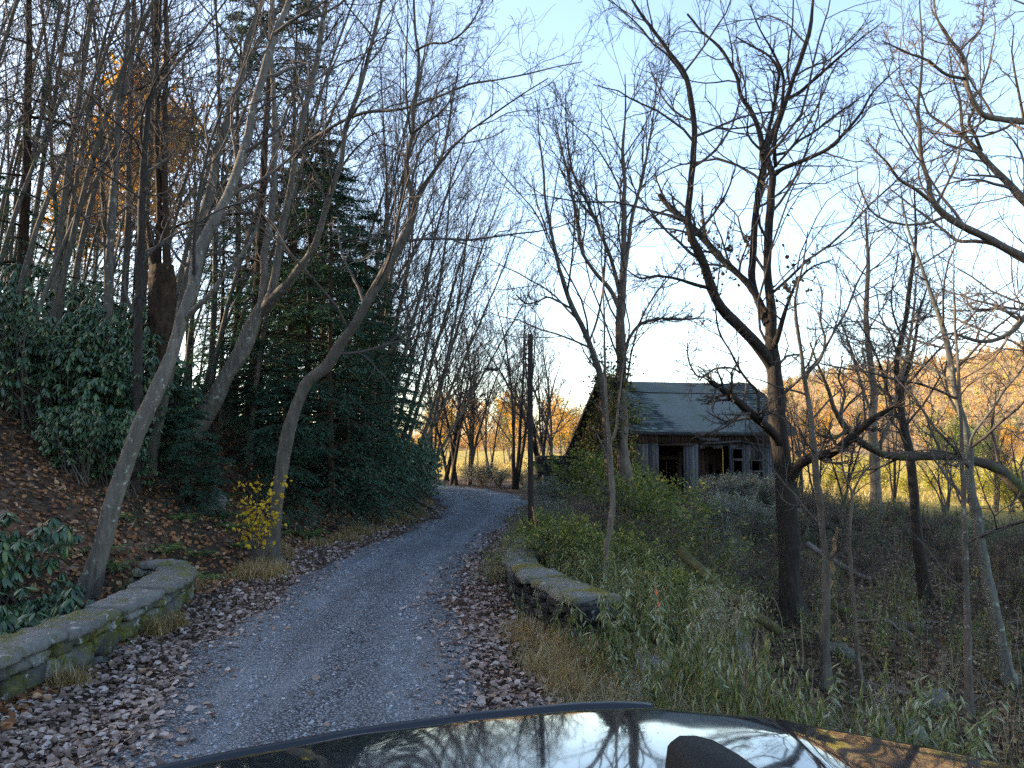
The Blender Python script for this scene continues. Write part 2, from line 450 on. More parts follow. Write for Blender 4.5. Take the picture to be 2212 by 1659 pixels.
# ------------------------------------------------------------------ growing branches
def resample(pts, rad, n, smooth=True):
    pts = np.asarray(pts, float); rad = np.asarray(rad, float)
    s = np.concatenate([[0], np.cumsum(np.linalg.norm(np.diff(pts, axis=0), axis=1))]); u = np.linspace(0, s[-1], n)
    if len(pts) > 2 and smooth:  # Catmull-Rom
        tg = np.gradient(pts, s, axis=0) if len(pts) > 2 else None
        k = np.clip(np.searchsorted(s, u, side='right') - 1, 0, len(s) - 2); h = (s[k + 1] - s[k])[:, None]; t = ((u - s[k]) / (s[k + 1] - s[k]))[:, None]
        out = (2 * t**3 - 3 * t**2 + 1) * pts[k] + (t**3 - 2 * t**2 + t) * h * tg[k] + (-2 * t**3 + 3 * t**2) * pts[k + 1] + (t**3 - t**2) * h * tg[k + 1]
    else:
        out = np.stack([np.interp(u, s, pts[:, i]) for i in range(3)], -1)
    return out, np.interp(u, s, rad)

def spawn(pts, rad, K, rng, t0=.25, t1=1.0, ang=45, angv=12, ratio=.5, fall=.5, up=.06, wig=.1, n=6, rr=.55, rmin=.004, rmax=1., rtip=.5, lenabs=None, minlen=.05, gold=True):
    N, m, _ = pts.shape
    if N == 0: return np.zeros((0, n, 3)), np.zeros((0, n))
    L = np.linalg.norm(np.diff(pts, axis=1), axis=2).sum(1)
    t = t0 + (t1 - t0) * (np.arange(K)[None] + rng.random((N, K))) / K
    f = t * (m - 1); i0 = np.clip(f.astype(int), 0, m - 2); w = (f - i0)[..., None]
    ar = np.arange(N)[:, None]
    p = pts[ar, i0] * (1 - w) + pts[ar, i0 + 1] * w
    r0 = rad[ar, i0] * (1 - w[..., 0]) + rad[ar, i0 + 1] * w[..., 0]
    T = nrm(pts[ar, i0 + 1] - pts[ar, i0])
    az = (rng.random((N, 1)) * 6.28 + np.arange(K)[None] * 2.4 + rng.normal(0, .5, (N, K))) if gold else rng.uniform(0, 6.28, (N, K))
    ref = np.where(np.abs(T[..., 2:3]) < .85, np.array([0, 0, 1.]), np.array([1., 0, 0]))
    A = nrm(np.cross(T, ref)); B = np.cross(T, A)
    a = np.radians(ang + rng.normal(0, angv, (N, K)))[..., None]
    d = nrm(np.cos(a) * T + np.sin(a) * (np.cos(az)[..., None] * A + np.sin(az)[..., None] * B))
    Lc = (lenabs if lenabs else L[:, None] * ratio) * (1 - fall * (t - t0) / max(1e-6, 1 - t0)) * rng.uniform(.55, 1.25, (N, K))
    Lc = np.maximum(Lc, minlen)
    rb = np.clip(r0 * rr, rmin, rmax)
    M_ = N * K; p = p.reshape(M_, 3); d = d.reshape(M_, 3); Lc = Lc.reshape(M_); rb = rb.reshape(M_)
    out = np.empty((M_, n, 3)); out[:, 0] = p
    bend = rng.normal(0, wig * .6, (M_, 3))
    for i in range(1, n):
        p = p + d * (Lc / (n - 1))[:, None]; out[:, i] = p
        d = nrm(d + [0, 0, up] + bend + rng.normal(0, wig, (M_, 3)))
    q = np.linspace(0, 1, n)
    R = rb[:, None] * (1 - q * (1 - rtip)); R = np.maximum(R, rmin * .7)
    return out, R

def twig_levels(lv, rng, specs):
    """specs: list of dicts for spawn; each grows off the previous level. returns the list of levels"""
    out = []
    p, r = lv
    for s in specs:
        s = dict(s); keep = s.pop('keep', None)
        K = s.pop('K')
        q = spawn(p, r, K, rng, **s); out.append(q); p, r = q
        if keep and keep < 1:
            k = rng.random(len(p)) < keep; p, r = p[k], r[k]
    return out

def hero(name, label, cat, paths, bark, twigmat, specs, rng=None, group=None, seed=0, sides=10, npts=26, knob=.012, wk=1.0, extra=None, leaves=None):
    """paths: list of lists of (px, py, D, width_px); first = trunk"""
    rng = np.random.default_rng(seed + 100)
    W = []
    for pa in paths:
        pts = np.array([P(a[0], a[1], a[2]) for a in pa]); rad = np.array([a[3] / 2 / F * a[2] for a in pa]) * (wk if len(W) else 1 + (wk - 1) * .6)
        n = max(8, min(npts, int(len(pa) * 4)))
        q, r = resample(pts, rad, n)
        L = np.linalg.norm(pts[-1] - pts[0])
        nz = rng.normal(0, knob * L / n * 1.5, (n, 3)); nz[0] = 0; nz[-1] = 0
        W.append((q + nz, r * (1 + rng.normal(0, .05, n))))
    q, r = W[0]
    g0 = hz(q[0, 0], q[0, 1])
    if q[0, 2] > g0 - .25:      # carry the foot down into the soil
        d = nrm(q[0] - q[2]); d = d if d[2] < -.3 else nrm(np.array([d[0], d[1], -.8])); ex = [q[0]]
        while ex[-1][2] > hz(ex[-1][0], ex[-1][1]) - .25 and len(ex) < 60: ex.append(ex[-1] + d * .12)
        W[0] = (np.concatenate([np.array(ex[:0:-1]), q]), np.concatenate([np.full(len(ex) - 1, r[0] * 1.04), r]))
    base = W[0][0][0].copy()
    root = thing(name, base, label, cat, group)
    # trunk, with root flare
    q, r = W[0]; zf = q[:, 2] - g0
    r = r * (1 + .5 * np.exp(-np.maximum(zf, 0) / .28)) if q[-1, 2] - q[0, 2] > 1 else r
    nn = 90; q, r = resample(q, r, nn, False); sd_ = sides + 6
    V, Qd = tubes([(q[None] - base, r[None], sd_)])
    V = V.reshape(nn, sd_, 3); th = np.arange(sd_) * 2 * PI / sd_; zf = (q[:, 2] - g0)[:, None]; ph_ = rng.uniform(0, 6, 6); ss = np.linspace(0, L if False else np.linalg.norm(q[-1] - q[0]), nn)[:, None]
    mod = 1 + .30 * np.exp(-np.maximum(zf, 0) / .3) * np.cos(5 * th + ph_[0])[None] + .05 * np.sin(3 * th[None] + ss * 1.3 + ph_[1]) + .045 * np.sin(2 * th[None] - ss * 2.9 + ph_[2]) + rng.normal(0, .03, (nn, sd_))
    for kk in range(4):  # knots and scars
        s0, t0_ = rng.uniform(.15, .8) * ss[-1, 0], rng.uniform(0, 6.28); mod = mod + .28 * np.exp(-((ss - s0) / (r[0] * 1.1)) ** 2 - (np.angle(np.exp(1j * (th[None] - t0_))) / .55) ** 2)
    V = ((q - base)[:, None] + (V - (q - base)[:, None]) * mod[..., None]).reshape(-1, 3)
    obj('trunk', mesh('trunk', V, [Qd], bark, True), root)
    for q, r in W[1:]:
        V, Qd = tubes([(q[None] - base, r[None], sides)])
        obj('limb', mesh('limb', V, [Qd], bark, True), root)
    nl = 20
    res = [resample(q, r, nl, False) for q, r in W]
    p0 = np.array([a for a, _ in res]); r0 = np.array([b for _, b in res])
    if extra: p0, r0 = extra(p0, r0)
    lv = twig_levels((p0, r0), rng, specs)
    sd = [5, 4, 3, 3]
    V, Qd = tubes([(p - base, r, sd[min(i, 3)]) for i, (p, r) in enumerate(lv) if len(p)])
    obj('crown', mesh('crown', V, [Qd], twigmat, True), root)
    if leaves:
        pts, nr = lv[-1][0], leaves['n']; k = rng.integers(0, len(pts), nr); pp = pts[k, rng.integers(1, pts.shape[1], nr)]
        if 'box' in leaves:
            c, rad_ = leaves['box']; ok = np.linalg.norm(pp - c, axis=1) < rad_; pp = pp[ok]
        V, T = leafgeo(LEAF_CURL, pp - base - [0, 0, .04], basis(rng.normal(0, 1, pp.shape), rng.uniform(0, 6.28, len(pp))), rng.uniform(*leaves['s'], len(pp)))
        obj('leaves', mesh('leaves', V, T, leaves['mat']), root)
    return root

# generic tree: trunk in its own space, base at origin
def tree_proto(name, h, r, seed, specs, bark, twigmat, lean=(0, 0), curve=.02, stems=1, spread=.25, sides=8, t_top=.35, leaf=None):
    rng = np.random.default_rng(seed)
    root = thing(name, (0, 0, -50), None, None)
    P0, R0 = [], []
    for s in range(stems):
        a = rng.uniform(0, 6.28) if s else 0
        d = np.array([lean[0] + (spread * math.cos(a + s) if stems > 1 else 0), lean[1] + (spread * math.sin(a + s) if stems > 1 else 0), 1.]); d /= np.linalg.norm(d)
        n = 16; hh = h * rng.uniform(.75, 1.05) if s else h
        p = np.zeros(3) + (np.array([rng.normal(0, .12), rng.normal(0, .12), -.3]) if stems > 1 else np.array([0, 0, -.3])); pts = [p.copy()]
        bend = rng.normal(0, curve, 3)
        for i in range(n - 1):
            p = p + d * (hh + .3) / (n - 1); pts.append(p.copy())
            d = nrm(d + bend * [1, 1, 0] + rng.normal(0, curve, 3) + [0, 0, .03 if stems > 1 else .012])
        q = np.linspace(0, 1, n); rr = r * (1 - .2 * s / stems) * (1 - q * (1 - .12)) * (1 + .5 * np.exp(-q * 30))
        P0.append(pts); R0.append(rr)
    P0 = np.array(P0); R0 = np.array(R0)
    for k in range(stems):
        V, Qd = tubes([(P0[k:k + 1], R0[k:k + 1], sides)])
        obj('trunk', mesh('trunk', V, [Qd], bark, True), root)
    lv = twig_levels((P0, R0), rng, specs)
    V, Qd = tubes([(p, q, [4, 3, 3, 3][min(i, 3)]) for i, (p, q) in enumerate(lv)])
    if leaf:
        crown = obj('crown', mesh('crown', V, [Qd], twigmat, True), root)
        src = lv[leaf.get('level', -1)][0]; n = leaf['n']
        k = rng.integers(0, len(src), n); pp = src[k, rng.integers(1, src.shape[1], n)] + rng.normal(0, leaf.get('jit', .15), (n, 3))
        Vl, Tl = leafgeo(LEAF_FLAT, pp, basis(rng.normal(0, 1, pp.shape), rng.uniform(0, 6.28, n)), rng.uniform(*leaf['s'], n))
        obj('foliage', mesh('foliage', Vl, Tl, leaf['mat']), crown)
    else:
        obj('crown', mesh('crown', V, [Qd], twigmat, True), root)
    return root

PROTOS = []
def drop(protos):
    for r in protos:
        for ch in list(r.children):
            for g in list(ch.children): bpy.data.objects.remove(g)
            bpy.data.objects.remove(ch)
        bpy.data.objects.remove(r)

# ------------------------------------------------------------------ the traced trees
TW = lambda K1=16, K2=6, K3=4, r1=.004, l1=.34, up=.05, a=42: [
    dict(K=K1, t0=.3, ang=a, ratio=l1, fall=.45, up=up, wig=.13, n=9, rr=.5, rmin=r1 * 1.5, rmax=.035, rtip=.3),
    dict(K=K2, t0=.15, ang=38, ratio=.5, fall=.4, up=up, wig=.17, n=7, rr=.6, rmin=r1 * 1.15, rmax=.016, rtip=.5),
    dict(K=K3, t0=.15, ang=36, ratio=.5, fall=.3, up=up * .7, wig=.2, n=5, rr=.7, rmin=r1, rmax=.009, rtip=.7)]

# the two leaning grey trunks over the bank, and the trunk on the verge
hero('leaning_tree', 'pale lichen patched leaning trunk rising from just behind the low wall', 'tree', [
    [(163, 1335, 12.6, 40), (172, 1305, 12.6, 37), (205, 1230, 12.6, 35), (232, 1120, 12.6, 34), (265, 1030, 12.6, 33), (300, 935, 12.6, 33), (333, 860, 12.6, 32), (360, 795, 12.7, 31), (385, 715, 12.8, 30), (397, 680, 12.8, 28), (403, 653, 12.9, 26), (420, 603, 13, 24), (430, 545, 13.2, 22), (483, 443, 13.5, 21), (520, 350, 13.8, 19), (540, 267, 14, 18), (567, 160, 14.3, 17), (580, 110, 14.5, 16), (597, 67, 14.7, 14), (630, -10, 15, 12), (665, -110, 15.5, 9), (690, -260, 16, 5)],
    [(400, 690, 12.8, 14), (420, 668, 12.7, 12), (457, 633, 12.6, 11), (483, 596, 12.6, 10), (520, 553, 12.6, 8), (548, 510, 12.7, 6), (565, 450, 12.8, 4)],
    [(590, 75, 14.6, 9), (630, 45, 14.4, 7), (690, 10, 14.2, 5), (760, -40, 14, 3)]],
    M['bark_grey'], M['twig'], TW(12, 6, 4, .0045, .3), seed=1, sides=12)

hero('leaning_tree', 'grey trunk leaning out of the bank and splitting into three slender stems', 'tree', [
    [(372, 1020, 21.50, 48), (393, 973, 21.50, 46), (443, 890, 21.50, 38), (487, 816, 21.50, 34), (523, 756, 21.50, 33), (540, 713, 21.50, 33), (557, 680, 21.50, 33), (566, 655, 21.50, 20), (570, 586, 21.64, 18), (572, 547, 21.79, 16), (585, 467, 22.07, 14), (595, 333, 22.50, 13), (592, 200, 22.93, 11), (586, 100, 23.36, 10), (590, 0, 23.79, 8), (600, -160, 24.37, 4)],
    [(568, 670, 21.50, 24), (582, 645, 21.36, 21), (591, 615, 21.36, 19), (600, 553, 21.36, 17), (605, 520, 21.36, 16), (623, 433, 21.36, 15), (640, 333, 21.36, 14), (663, 217, 21.36, 14), (683, 133, 21.50, 13), (700, 33, 21.50, 11), (712, -60, 21.79, 9), (730, -220, 22.22, 4)],
    [(566, 675, 21.50, 24), (590, 642, 21.21, 21), (613, 624, 21.07, 19), (643, 583, 20.78, 17), (667, 552, 20.64, 15), (685, 515, 20.50, 14), (710, 430, 20.21, 13), (737, 350, 19.92, 12), (747, 277, 19.78, 11), (764, 227, 19.64, 11), (784, 167, 19.49, 10), (800, 100, 19.35, 9), (818, 33, 19.21, 8), (830, -30, 19.06, 6), (850, -160, 18.92, 3)],
    [(636, 345, 21.36, 8), (660, 312, 20.93, 8), (700, 285, 20.50, 8), (737, 262, 20.07, 7), (780, 245, 19.78, 7), (830, 240, 19.35, 6.5), (877, 233, 18.92, 6), (944, 210, 18.63, 5.5), (1014, 182, 18.35, 5), (1070, 173, 18.06, 4), (1137, 160, 17.77, 3.4), (1204, 143, 17.49, 2.6), (1257, 134, 17.20, 2)]],
    M['bark_grey'], M['twig'], TW(13, 6, 4, .004, .26), seed=2, sides=12)

hero('crooked_tree', 'brown crooked trunk beside the road bending over in a long snaking curve', 'tree', [
    [(580, 1225, 16.2, 34), (583, 1196, 16.2, 30), (593, 1140, 16.2, 27), (597, 1086, 16.2, 26), (610, 1003, 16.2, 26), (620, 936, 16.2, 27), (637, 886, 16.2, 26), (653, 843, 16.2, 25), (677, 810, 16.2, 26), (703, 793, 16.2, 25), (720, 770, 16.2, 22), (747, 730, 16.1, 21), (780, 676, 16, 21), (807, 626, 16, 20), (834, 583, 16, 20), (850, 550, 16, 20), (880, 500, 16, 19), (894, 460, 16, 18), (899, 432, 16, 15), (880, 393, 16, 12), (874, 360, 16, 11), (884, 327, 16, 11), (892, 290, 16, 10), (890, 253, 16, 9), (900, 200, 16, 8), (904, 133, 16, 7), (897, 67, 16, 6), (894, 0, 16, 5), (890, -90, 16, 3)],
    [(899, 438, 16, 9), (924, 393, 15.9, 7), (950, 350, 15.8, 6), (964, 300, 15.8, 5), (977, 217, 15.8, 4), (990, 150, 15.8, 3)],
    [(890, 288, 16, 6), (899, 282, 15.9, 6), (924, 263, 15.7, 5), (954, 240, 15.5, 4.5), (970, 220, 15.4, 4), (980, 180, 15.3, 3)],
    [(897, 110, 16, 5), (925, 95, 15.8, 5), (965, 92, 15.5, 4.5), (1010, 60, 15.2, 4), (1035, 20, 15, 3), (1050, -30, 15, 2)]],
    M['bark_wood'], M['twig'], TW(14, 6, 4, .004, .32, .04), seed=3, sides=12)

hero('dead_snag', 'thick shaggy brown dead trunk standing behind the leaning grey trunk, bark peeling in strips', 'tree', [
    [(338, 985, 20.50, 53.4), (342, 900, 20.50, 51.5), (348, 800, 20.50, 53.4), (352, 700, 20.50, 57.0), (352, 620, 20.50, 60.7), (350, 575, 20.50, 49.7)],
    [(337, 590, 20.50, 23.9), (328, 540, 20.50, 15.8), (320, 480, 20.50, 12.2)],
    [(340, 585, 20.50, 18.4), (344, 470, 20.50, 13.0), (340, 350, 20.60, 11.5), (339, 150, 20.80, 10.8), (337, 0, 21.00, 8.6), (335, -200, 21.20, 4.3)],
    [(362, 590, 20.50, 18.4), (358, 470, 20.50, 13.7), (355, 350, 20.60, 13.0), (359, 150, 20.80, 11.5), (358, 0, 21.00, 9.4), (350, -200, 21.20, 5.0)]],
    M['bark_brown'], M['twig'], TW(12, 5, 4, .0045, .16), seed=4, sides=16)

hero('bare_tree', 'straight grey trunk standing among the bank trees before the golden leaved tree', 'tree', [
    [(228, 760, 19, 21), (232, 680, 19, 19), (238, 553, 19, 18), (245, 440, 19, 17), (252, 330, 19, 15), (256, 250, 19, 14), (262, 190, 19, 12), (273, 120, 19, 10), (276, 0, 19, 9), (280, -140, 19, 4)],
    [(258, 230, 19, 8), (268, 200, 19, 8), (282, 130, 19, 7), (300, 60, 19, 6), (318, -20, 19, 5), (330, -150, 19, 3)],
    [(256, 225, 19, 4), (240, 150, 18.6, 4), (225, 90, 18.3, 3), (210, 20, 18, 2)]],
    M['bark_grey'], M['twig'], TW(14, 6, 4, .0045, .28), seed=5)
hero('bare_tree', 'dark stem with a forked top standing left of the shaggy dead trunk', 'tree', [
    [(298, 800, 17, 18), (300, 680, 17, 17), (303, 547, 17, 16), (306, 450, 17, 16), (310, 367, 17, 14), (316, 280, 17, 12), (322, 230, 17, 11), (333, 183, 17, 9), (345, 60, 17, 7), (350, -80, 17, 4)],
    [(311, 350, 17, 5), (305, 260, 16.8, 5), (325, 200, 16.6, 4), (365, 130, 16.4, 4), (420, 90, 16, 3)],
    [(310, 345, 17, 5), (290, 300, 16.7, 4), (250, 265, 16.4, 4), (200, 215, 16, 3), (140, 150, 15.7, 2)]],
    M['bark_dark'], M['twig'], TW(10, 6, 4, .0045, .24), seed=6)
hero('bare_tree', 'long slanting trunk behind the shaggy dead trunk, parallel to the pale leaning one', 'tree', [
    [(365, 800, 18, 24), (390, 680, 18, 22), (418, 553, 18, 21), (447, 443, 18, 19), (470, 333, 18.3, 17), (493, 247, 18.6, 15), (520, 167, 19, 14), (535, 90, 19.3, 12), (560, 20, 19.6, 10), (585, -60, 20, 7), (610, -200, 20, 4)],
    [(468, 340, 18.3, 7), (440, 280, 18.3, 6), (400, 200, 18.3, 5), (395, 150, 18.3, 4), (408, 80, 18.3, 3)]],
    M['bark_wood'], M['twig'], TW(12, 6, 4, .005, .28), seed=7)

hero('roadside_tree', 'pale twin stemmed tree beside the vine covered end of the barn', 'tree', [
    [(1352, 1030, 24, 32), (1347, 993, 24, 27), (1342, 886, 24, 23), (1342, 786, 24, 22), (1340, 686, 24, 20), (1344, 620, 24, 17), (1347, 553, 24, 14), (1347, 467, 24, 11), (1350, 400, 24, 9), (1345, 330, 24, 7), (1352, 230, 24, 4), (1350, 160, 24, 2)],
    [(1339, 670, 24, 12), (1320, 628, 24, 10), (1287, 590, 23.8, 9), (1262, 553, 23.6, 8), (1247, 480, 23.5, 7), (1232, 400, 23.4, 5), (1215, 330, 23.3, 4), (1195, 240, 23.2, 2)],
    [(1342, 650, 24, 10), (1320, 560, 24.2, 9), (1304, 520, 24.2, 8), (1270, 440, 24.3, 7), (1240, 380, 24.4, 5), (1225, 300, 24.4, 4), (1222, 200, 24.4, 2)],
    [(1346, 600, 24, 11), (1357, 533, 24, 9), (1366, 467, 24, 8), (1388, 383, 24, 6), (1402, 310, 24, 5), (1415, 220, 24, 3), (1420, 150, 24, 2)],
    [(1345, 780, 24, 8), (1357, 736, 23.9, 7), (1380, 703, 23.8, 7), (1414, 690, 23.6, 6), (1474, 690, 23.4, 5), (1520, 687, 23.2, 3)]],
    M['bark_tan'], M['twig'], TW(16, 7, 4, .006, .36, .09, 34), seed=8)
hero('roadside_tree', 'slim tree leaning away from the pale twin stemmed one, in front of the vines', 'tree', [
    [(1316, 1040, 23, 16), (1310, 936, 23, 15), (1303, 853, 23, 14), (1298, 815, 23, 14), (1277, 753, 23, 13), (1257, 703, 23, 12), (1234, 660, 23, 11), (1220, 615, 23, 10), (1204, 570, 23, 8), (1197, 533, 23, 8), (1180, 450, 23, 6), (1174, 367, 23, 5), (1165, 300, 23, 3), (1160, 220, 23, 2)],
    [(1236, 668, 23, 5), (1204, 650, 22.9, 5), (1184, 642, 22.8, 4), (1160, 652, 22.7, 4), (1137, 656, 22.6, 3.5), (1114, 636, 22.5, 2)],
    [(1272, 742, 23, 5), (1290, 690, 23.2, 5), (1304, 610, 23.3, 4), (1306, 520, 23.3, 4), (1290, 430, 23.3, 3), (1280, 320, 23.3, 2)]],
    M['bark_wood'], M['twig'], TW(14, 7, 4, .006, .36, .08, 34), seed=9)
hero('sapling', 'slender pale sapling growing out of the weeds behind the mossy wall', 'tree', [
    [(1316, 1285, 12.4, 15), (1314, 1256, 12.4, 14), (1308, 1206, 12.4, 12), (1317, 1140, 12.4, 12), (1324, 1086, 12.4, 12), (1320, 1020, 12.4, 11), (1316, 956, 12.4, 10), (1310, 886, 12.4, 7), (1307, 786, 12.4, 5), (1304, 653, 12.4, 4), (1300, 553, 12.4, 3), (1298, 480, 12.4, 2)],
    [(1317, 962, 12.4, 7), (1330, 930, 12.3, 6), (1335, 880, 12.3, 5), (1345, 800, 12.3, 3), (1352, 720, 12.3, 2)],
    [(1320, 1010, 12.4, 4), (1300, 960, 12.3, 3), (1280, 920, 12.2, 2)]],
    M['bark_tan'], M['twig'], TW(7, 3, 3, .003, .14), seed=10)

M['dead_leaf'] = leafmat('dead_leaf', [(0, (.06, .04, .03)), (.6, (.13, .08, .04)), (1, (.2, .15, .04))], .3)
G = 16.6
hero('big_tree', 'large dark tree with a furrowed trunk, dividing high into crooked limbs, before the barn', 'tree', [
    [(1716, 1345, G, 52), (1710, 1305, G, 46), (1705, 1200, G, 40), (1702, 1140, G, 39), (1698, 1086, G, 40), (1692, 1020, G, 37), (1682, 936, G, 32), (1677, 853, G, 31), (1672, 803, G, 31), (1667, 753, G, 29), (1665, 720, G, 22), (1668, 686, G, 19), (1662, 636, G, 18), (1657, 586, G, 17), (1658, 540, G, 16), (1662, 467, G, 15), (1668, 400, G, 16), (1671, 377, G, 15), (1657, 347, G, 13), (1658, 307, G, 12), (1675, 283, G, 12), (1688, 240, G, 12), (1702, 207, G, 11), (1712, 173, G, 10), (1728, 133, G, 9), (1742, 90, G, 9), (1752, 50, G, 7), (1757, 0, G, 6), (1762, -80, G, 3)],
    [(1668, 790, G, 26), (1655, 770, G - .1, 24), (1622, 730, G - .4, 22), (1585, 693, G - .7, 21), (1552, 656, G - 1, 20), (1535, 616, G - 1.1, 19), (1525, 583, G - 1.2, 18), (1510, 548, G - 1.3, 17), (1490, 500, G - 1.4, 15), (1486, 465, G - 1.4, 13), (1490, 417, G - 1.4, 13), (1498, 333, G - 1.4, 12), (1500, 267, G - 1.4, 11), (1492, 213, G - 1.4, 11), (1482, 165, G - 1.4, 10), (1444, 110, G - 1.4, 8), (1420, 77, G - 1.4, 7), (1387, 33, G - 1.4, 6), (1362, -5, G - 1.4, 4), (1335, -60, G - 1.4, 2)],
    [(1662, 705, G, 16), (1640, 652, G + .2, 15), (1620, 618, G + .3, 14), (1588, 586, G + .4, 13), (1555, 556, G + .5, 13), (1530, 527, G + .6, 13), (1500, 495, G + .7, 13), (1475, 472, G + .8, 12), (1442, 442, G + .9, 11), (1424, 421, G + 1, 9)],
    [(1658, 700, G, 17), (1640, 655, G + .3, 16), (1626, 613, G + .4, 15), (1625, 570, G + .5, 15), (1627, 547, G + .5, 14), (1632, 467, G + .6, 13), (1639, 417, G + .6, 13), (1650, 367, G + .7, 12), (1648, 333, G + .7, 12), (1645, 307, G + .7, 11), (1635, 267, G + .8, 9), (1618, 233, G + .9, 9), (1602, 210, G + .9, 8), (1592, 167, G + 1, 7), (1575, 133, G + 1, 6), (1555, 103, G + 1.1, 6), (1518, 70, G + 1.2, 4), (1485, 30, G + 1.3, 3)],
    [(1648, 335, G + .6, 8), (1660, 283, G + .8, 8), (1672, 233, G + 1, 7), (1679, 187, G + 1, 7), (1683, 160, G + 1, 6), (1665, 125, G + 1.1, 5), (1622, 98, G + 1.2, 4), (1590, 80, G + 1.3, 3)],
    [(1672, 378, G, 10), (1688, 366, G - .2, 9), (1708, 357, G - .3, 9), (1758, 337, G - .6, 8), (1795, 317, G - .8, 8), (1828, 283, G - 1, 6), (1858, 247, G - 1.2, 5), (1885, 200, G - 1.3, 4), (1918, 167, G - 1.4, 3), (1955, 133, G - 1.5, 2)],
    [(1676, 360, G, 8), (1673, 330, G - .2, 8), (1674, 300, G - .3, 8), (1683, 260, G - .4, 7), (1690, 217, G - .5, 7), (1692, 167, G - .6, 6), (1672, 117, G - .7, 5), (1640, 60, G - .9, 3), (1620, 10, G - 1, 2)],
    [(1700, 213, G, 6), (1725, 200, G - .2, 6), (1752, 178, G - .4, 6), (1802, 133, G - .7, 5), (1852, 90, G - 1, 3), (1908, 47, G - 1.2, 2)],
    [(1675, 335, G, 6), (1700, 328, G + .3, 6), (1722, 307, G + .5, 5), (1755, 287, G + .8, 5), (1808, 247, G + 1.2, 4), (1875, 200, G + 1.7, 2)],
    [(1702, 1048, G, 22), (1714, 1022, G - .2, 20), (1730, 1001, G - .4, 19), (1758, 986, G - .7, 18), (1802, 976, G - 1.1, 17), (1828, 954, G - 1.3, 16), (1848, 936, G - 1.4, 15), (1885, 906, G - 1.6, 13), (1918, 886, G - 1.8, 9), (1955, 870, G - 2, 5)],
    [(1684, 960, G, 20), (1668, 935, G - .3, 18), (1642, 910, G - .7, 16), (1615, 886, G - 1.1, 16), (1588, 863, G - 1.5, 15), (1560, 841, G - 1.9, 13), (1536, 825, G - 2.2, 10)],
    [(1640, 906, G - .8, 6), (1639, 875, G - .8, 6), (1636, 846, G - .8, 6), (1618, 826, G - .9, 5), (1600, 802, G - 1, 5), (1578, 760, G - 1, 4), (1555, 720, G - 1, 4), (1546, 670, G - 1, 3), (1552, 600, G - 1, 3), (1560, 520, G - 1, 2)],
    [(1598, 806, G - 1, 4), (1590, 799, G - 1.1, 4), (1548, 796, G - 1.4, 4), (1507, 813, G - 1.7, 3.5), (1488, 780, G - 1.8, 3), (1485, 740, G - 1.9, 2)],
    [(1530, 622, G - 1.1, 8), (1495, 613, G - 1.4, 7), (1475, 606, G - 1.6, 6), (1420, 596, G - 1.9, 5), (1380, 600, G - 2.2, 4), (1350, 580, G - 2.4, 2)],
    [(1668, 760, G, 14), (1682, 720, G - .3, 11), (1700, 660, G - .5, 7), (1722, 610, G - .7, 5), (1750, 580, G - .8, 4), (1800, 560, G - .9, 2)]],
    M['bark_dark'], M['twig'], TW(15, 6, 4, .0036, .34, .03, 48), seed=11, wk=1.1, sides=12, npts=44,
    leaves=dict(n=2600, s=(.06, .11), mat=M['dead_leaf'], box=(P(1590, 560, G), 1.7)))

# the arching limb and the tree standing out of view whose limbs reach in
hero('arching_tree', 'mossy trunk arching low across the clearing and nearly lying down at its tip', 'tree', [
    [(2400, 1330, 18, 40), (2330, 1230, 18, 36), (2265, 1140, 18, 32), (2212, 1070, 18, 28), (2182, 1033, 18, 25), (2142, 1006, 18, 22), (2095, 994, 18, 20), (2062, 985, 18, 18), (2008, 984, 18, 18), (1942, 986, 18, 17), (1902, 980, 18, 16), (1868, 961, 18, 15), (1845, 944, 18, 14), (1822, 918, 18, 12), (1805, 890, 18, 10), (1797, 865, 18, 8), (1783, 828, 18, 7), (1765, 786, 18, 5), (1750, 740, 18, 3)],
    [(1830, 930, 18, 8), (1800, 946, 17.8, 7), (1765, 935, 17.6, 6), (1740, 915, 17.5, 4), (1715, 890, 17.5, 2)],
    [(1812, 905, 18, 7), (1820, 875, 18.1, 6), (1825, 850, 18.2, 5), (1812, 820, 18.3, 4), (1820, 780, 18.4, 3)]],
    M['bark_moss'], M['twig'], TW(14, 6, 4, .0045, .22, .12, 60), seed=12)
H = 13.5
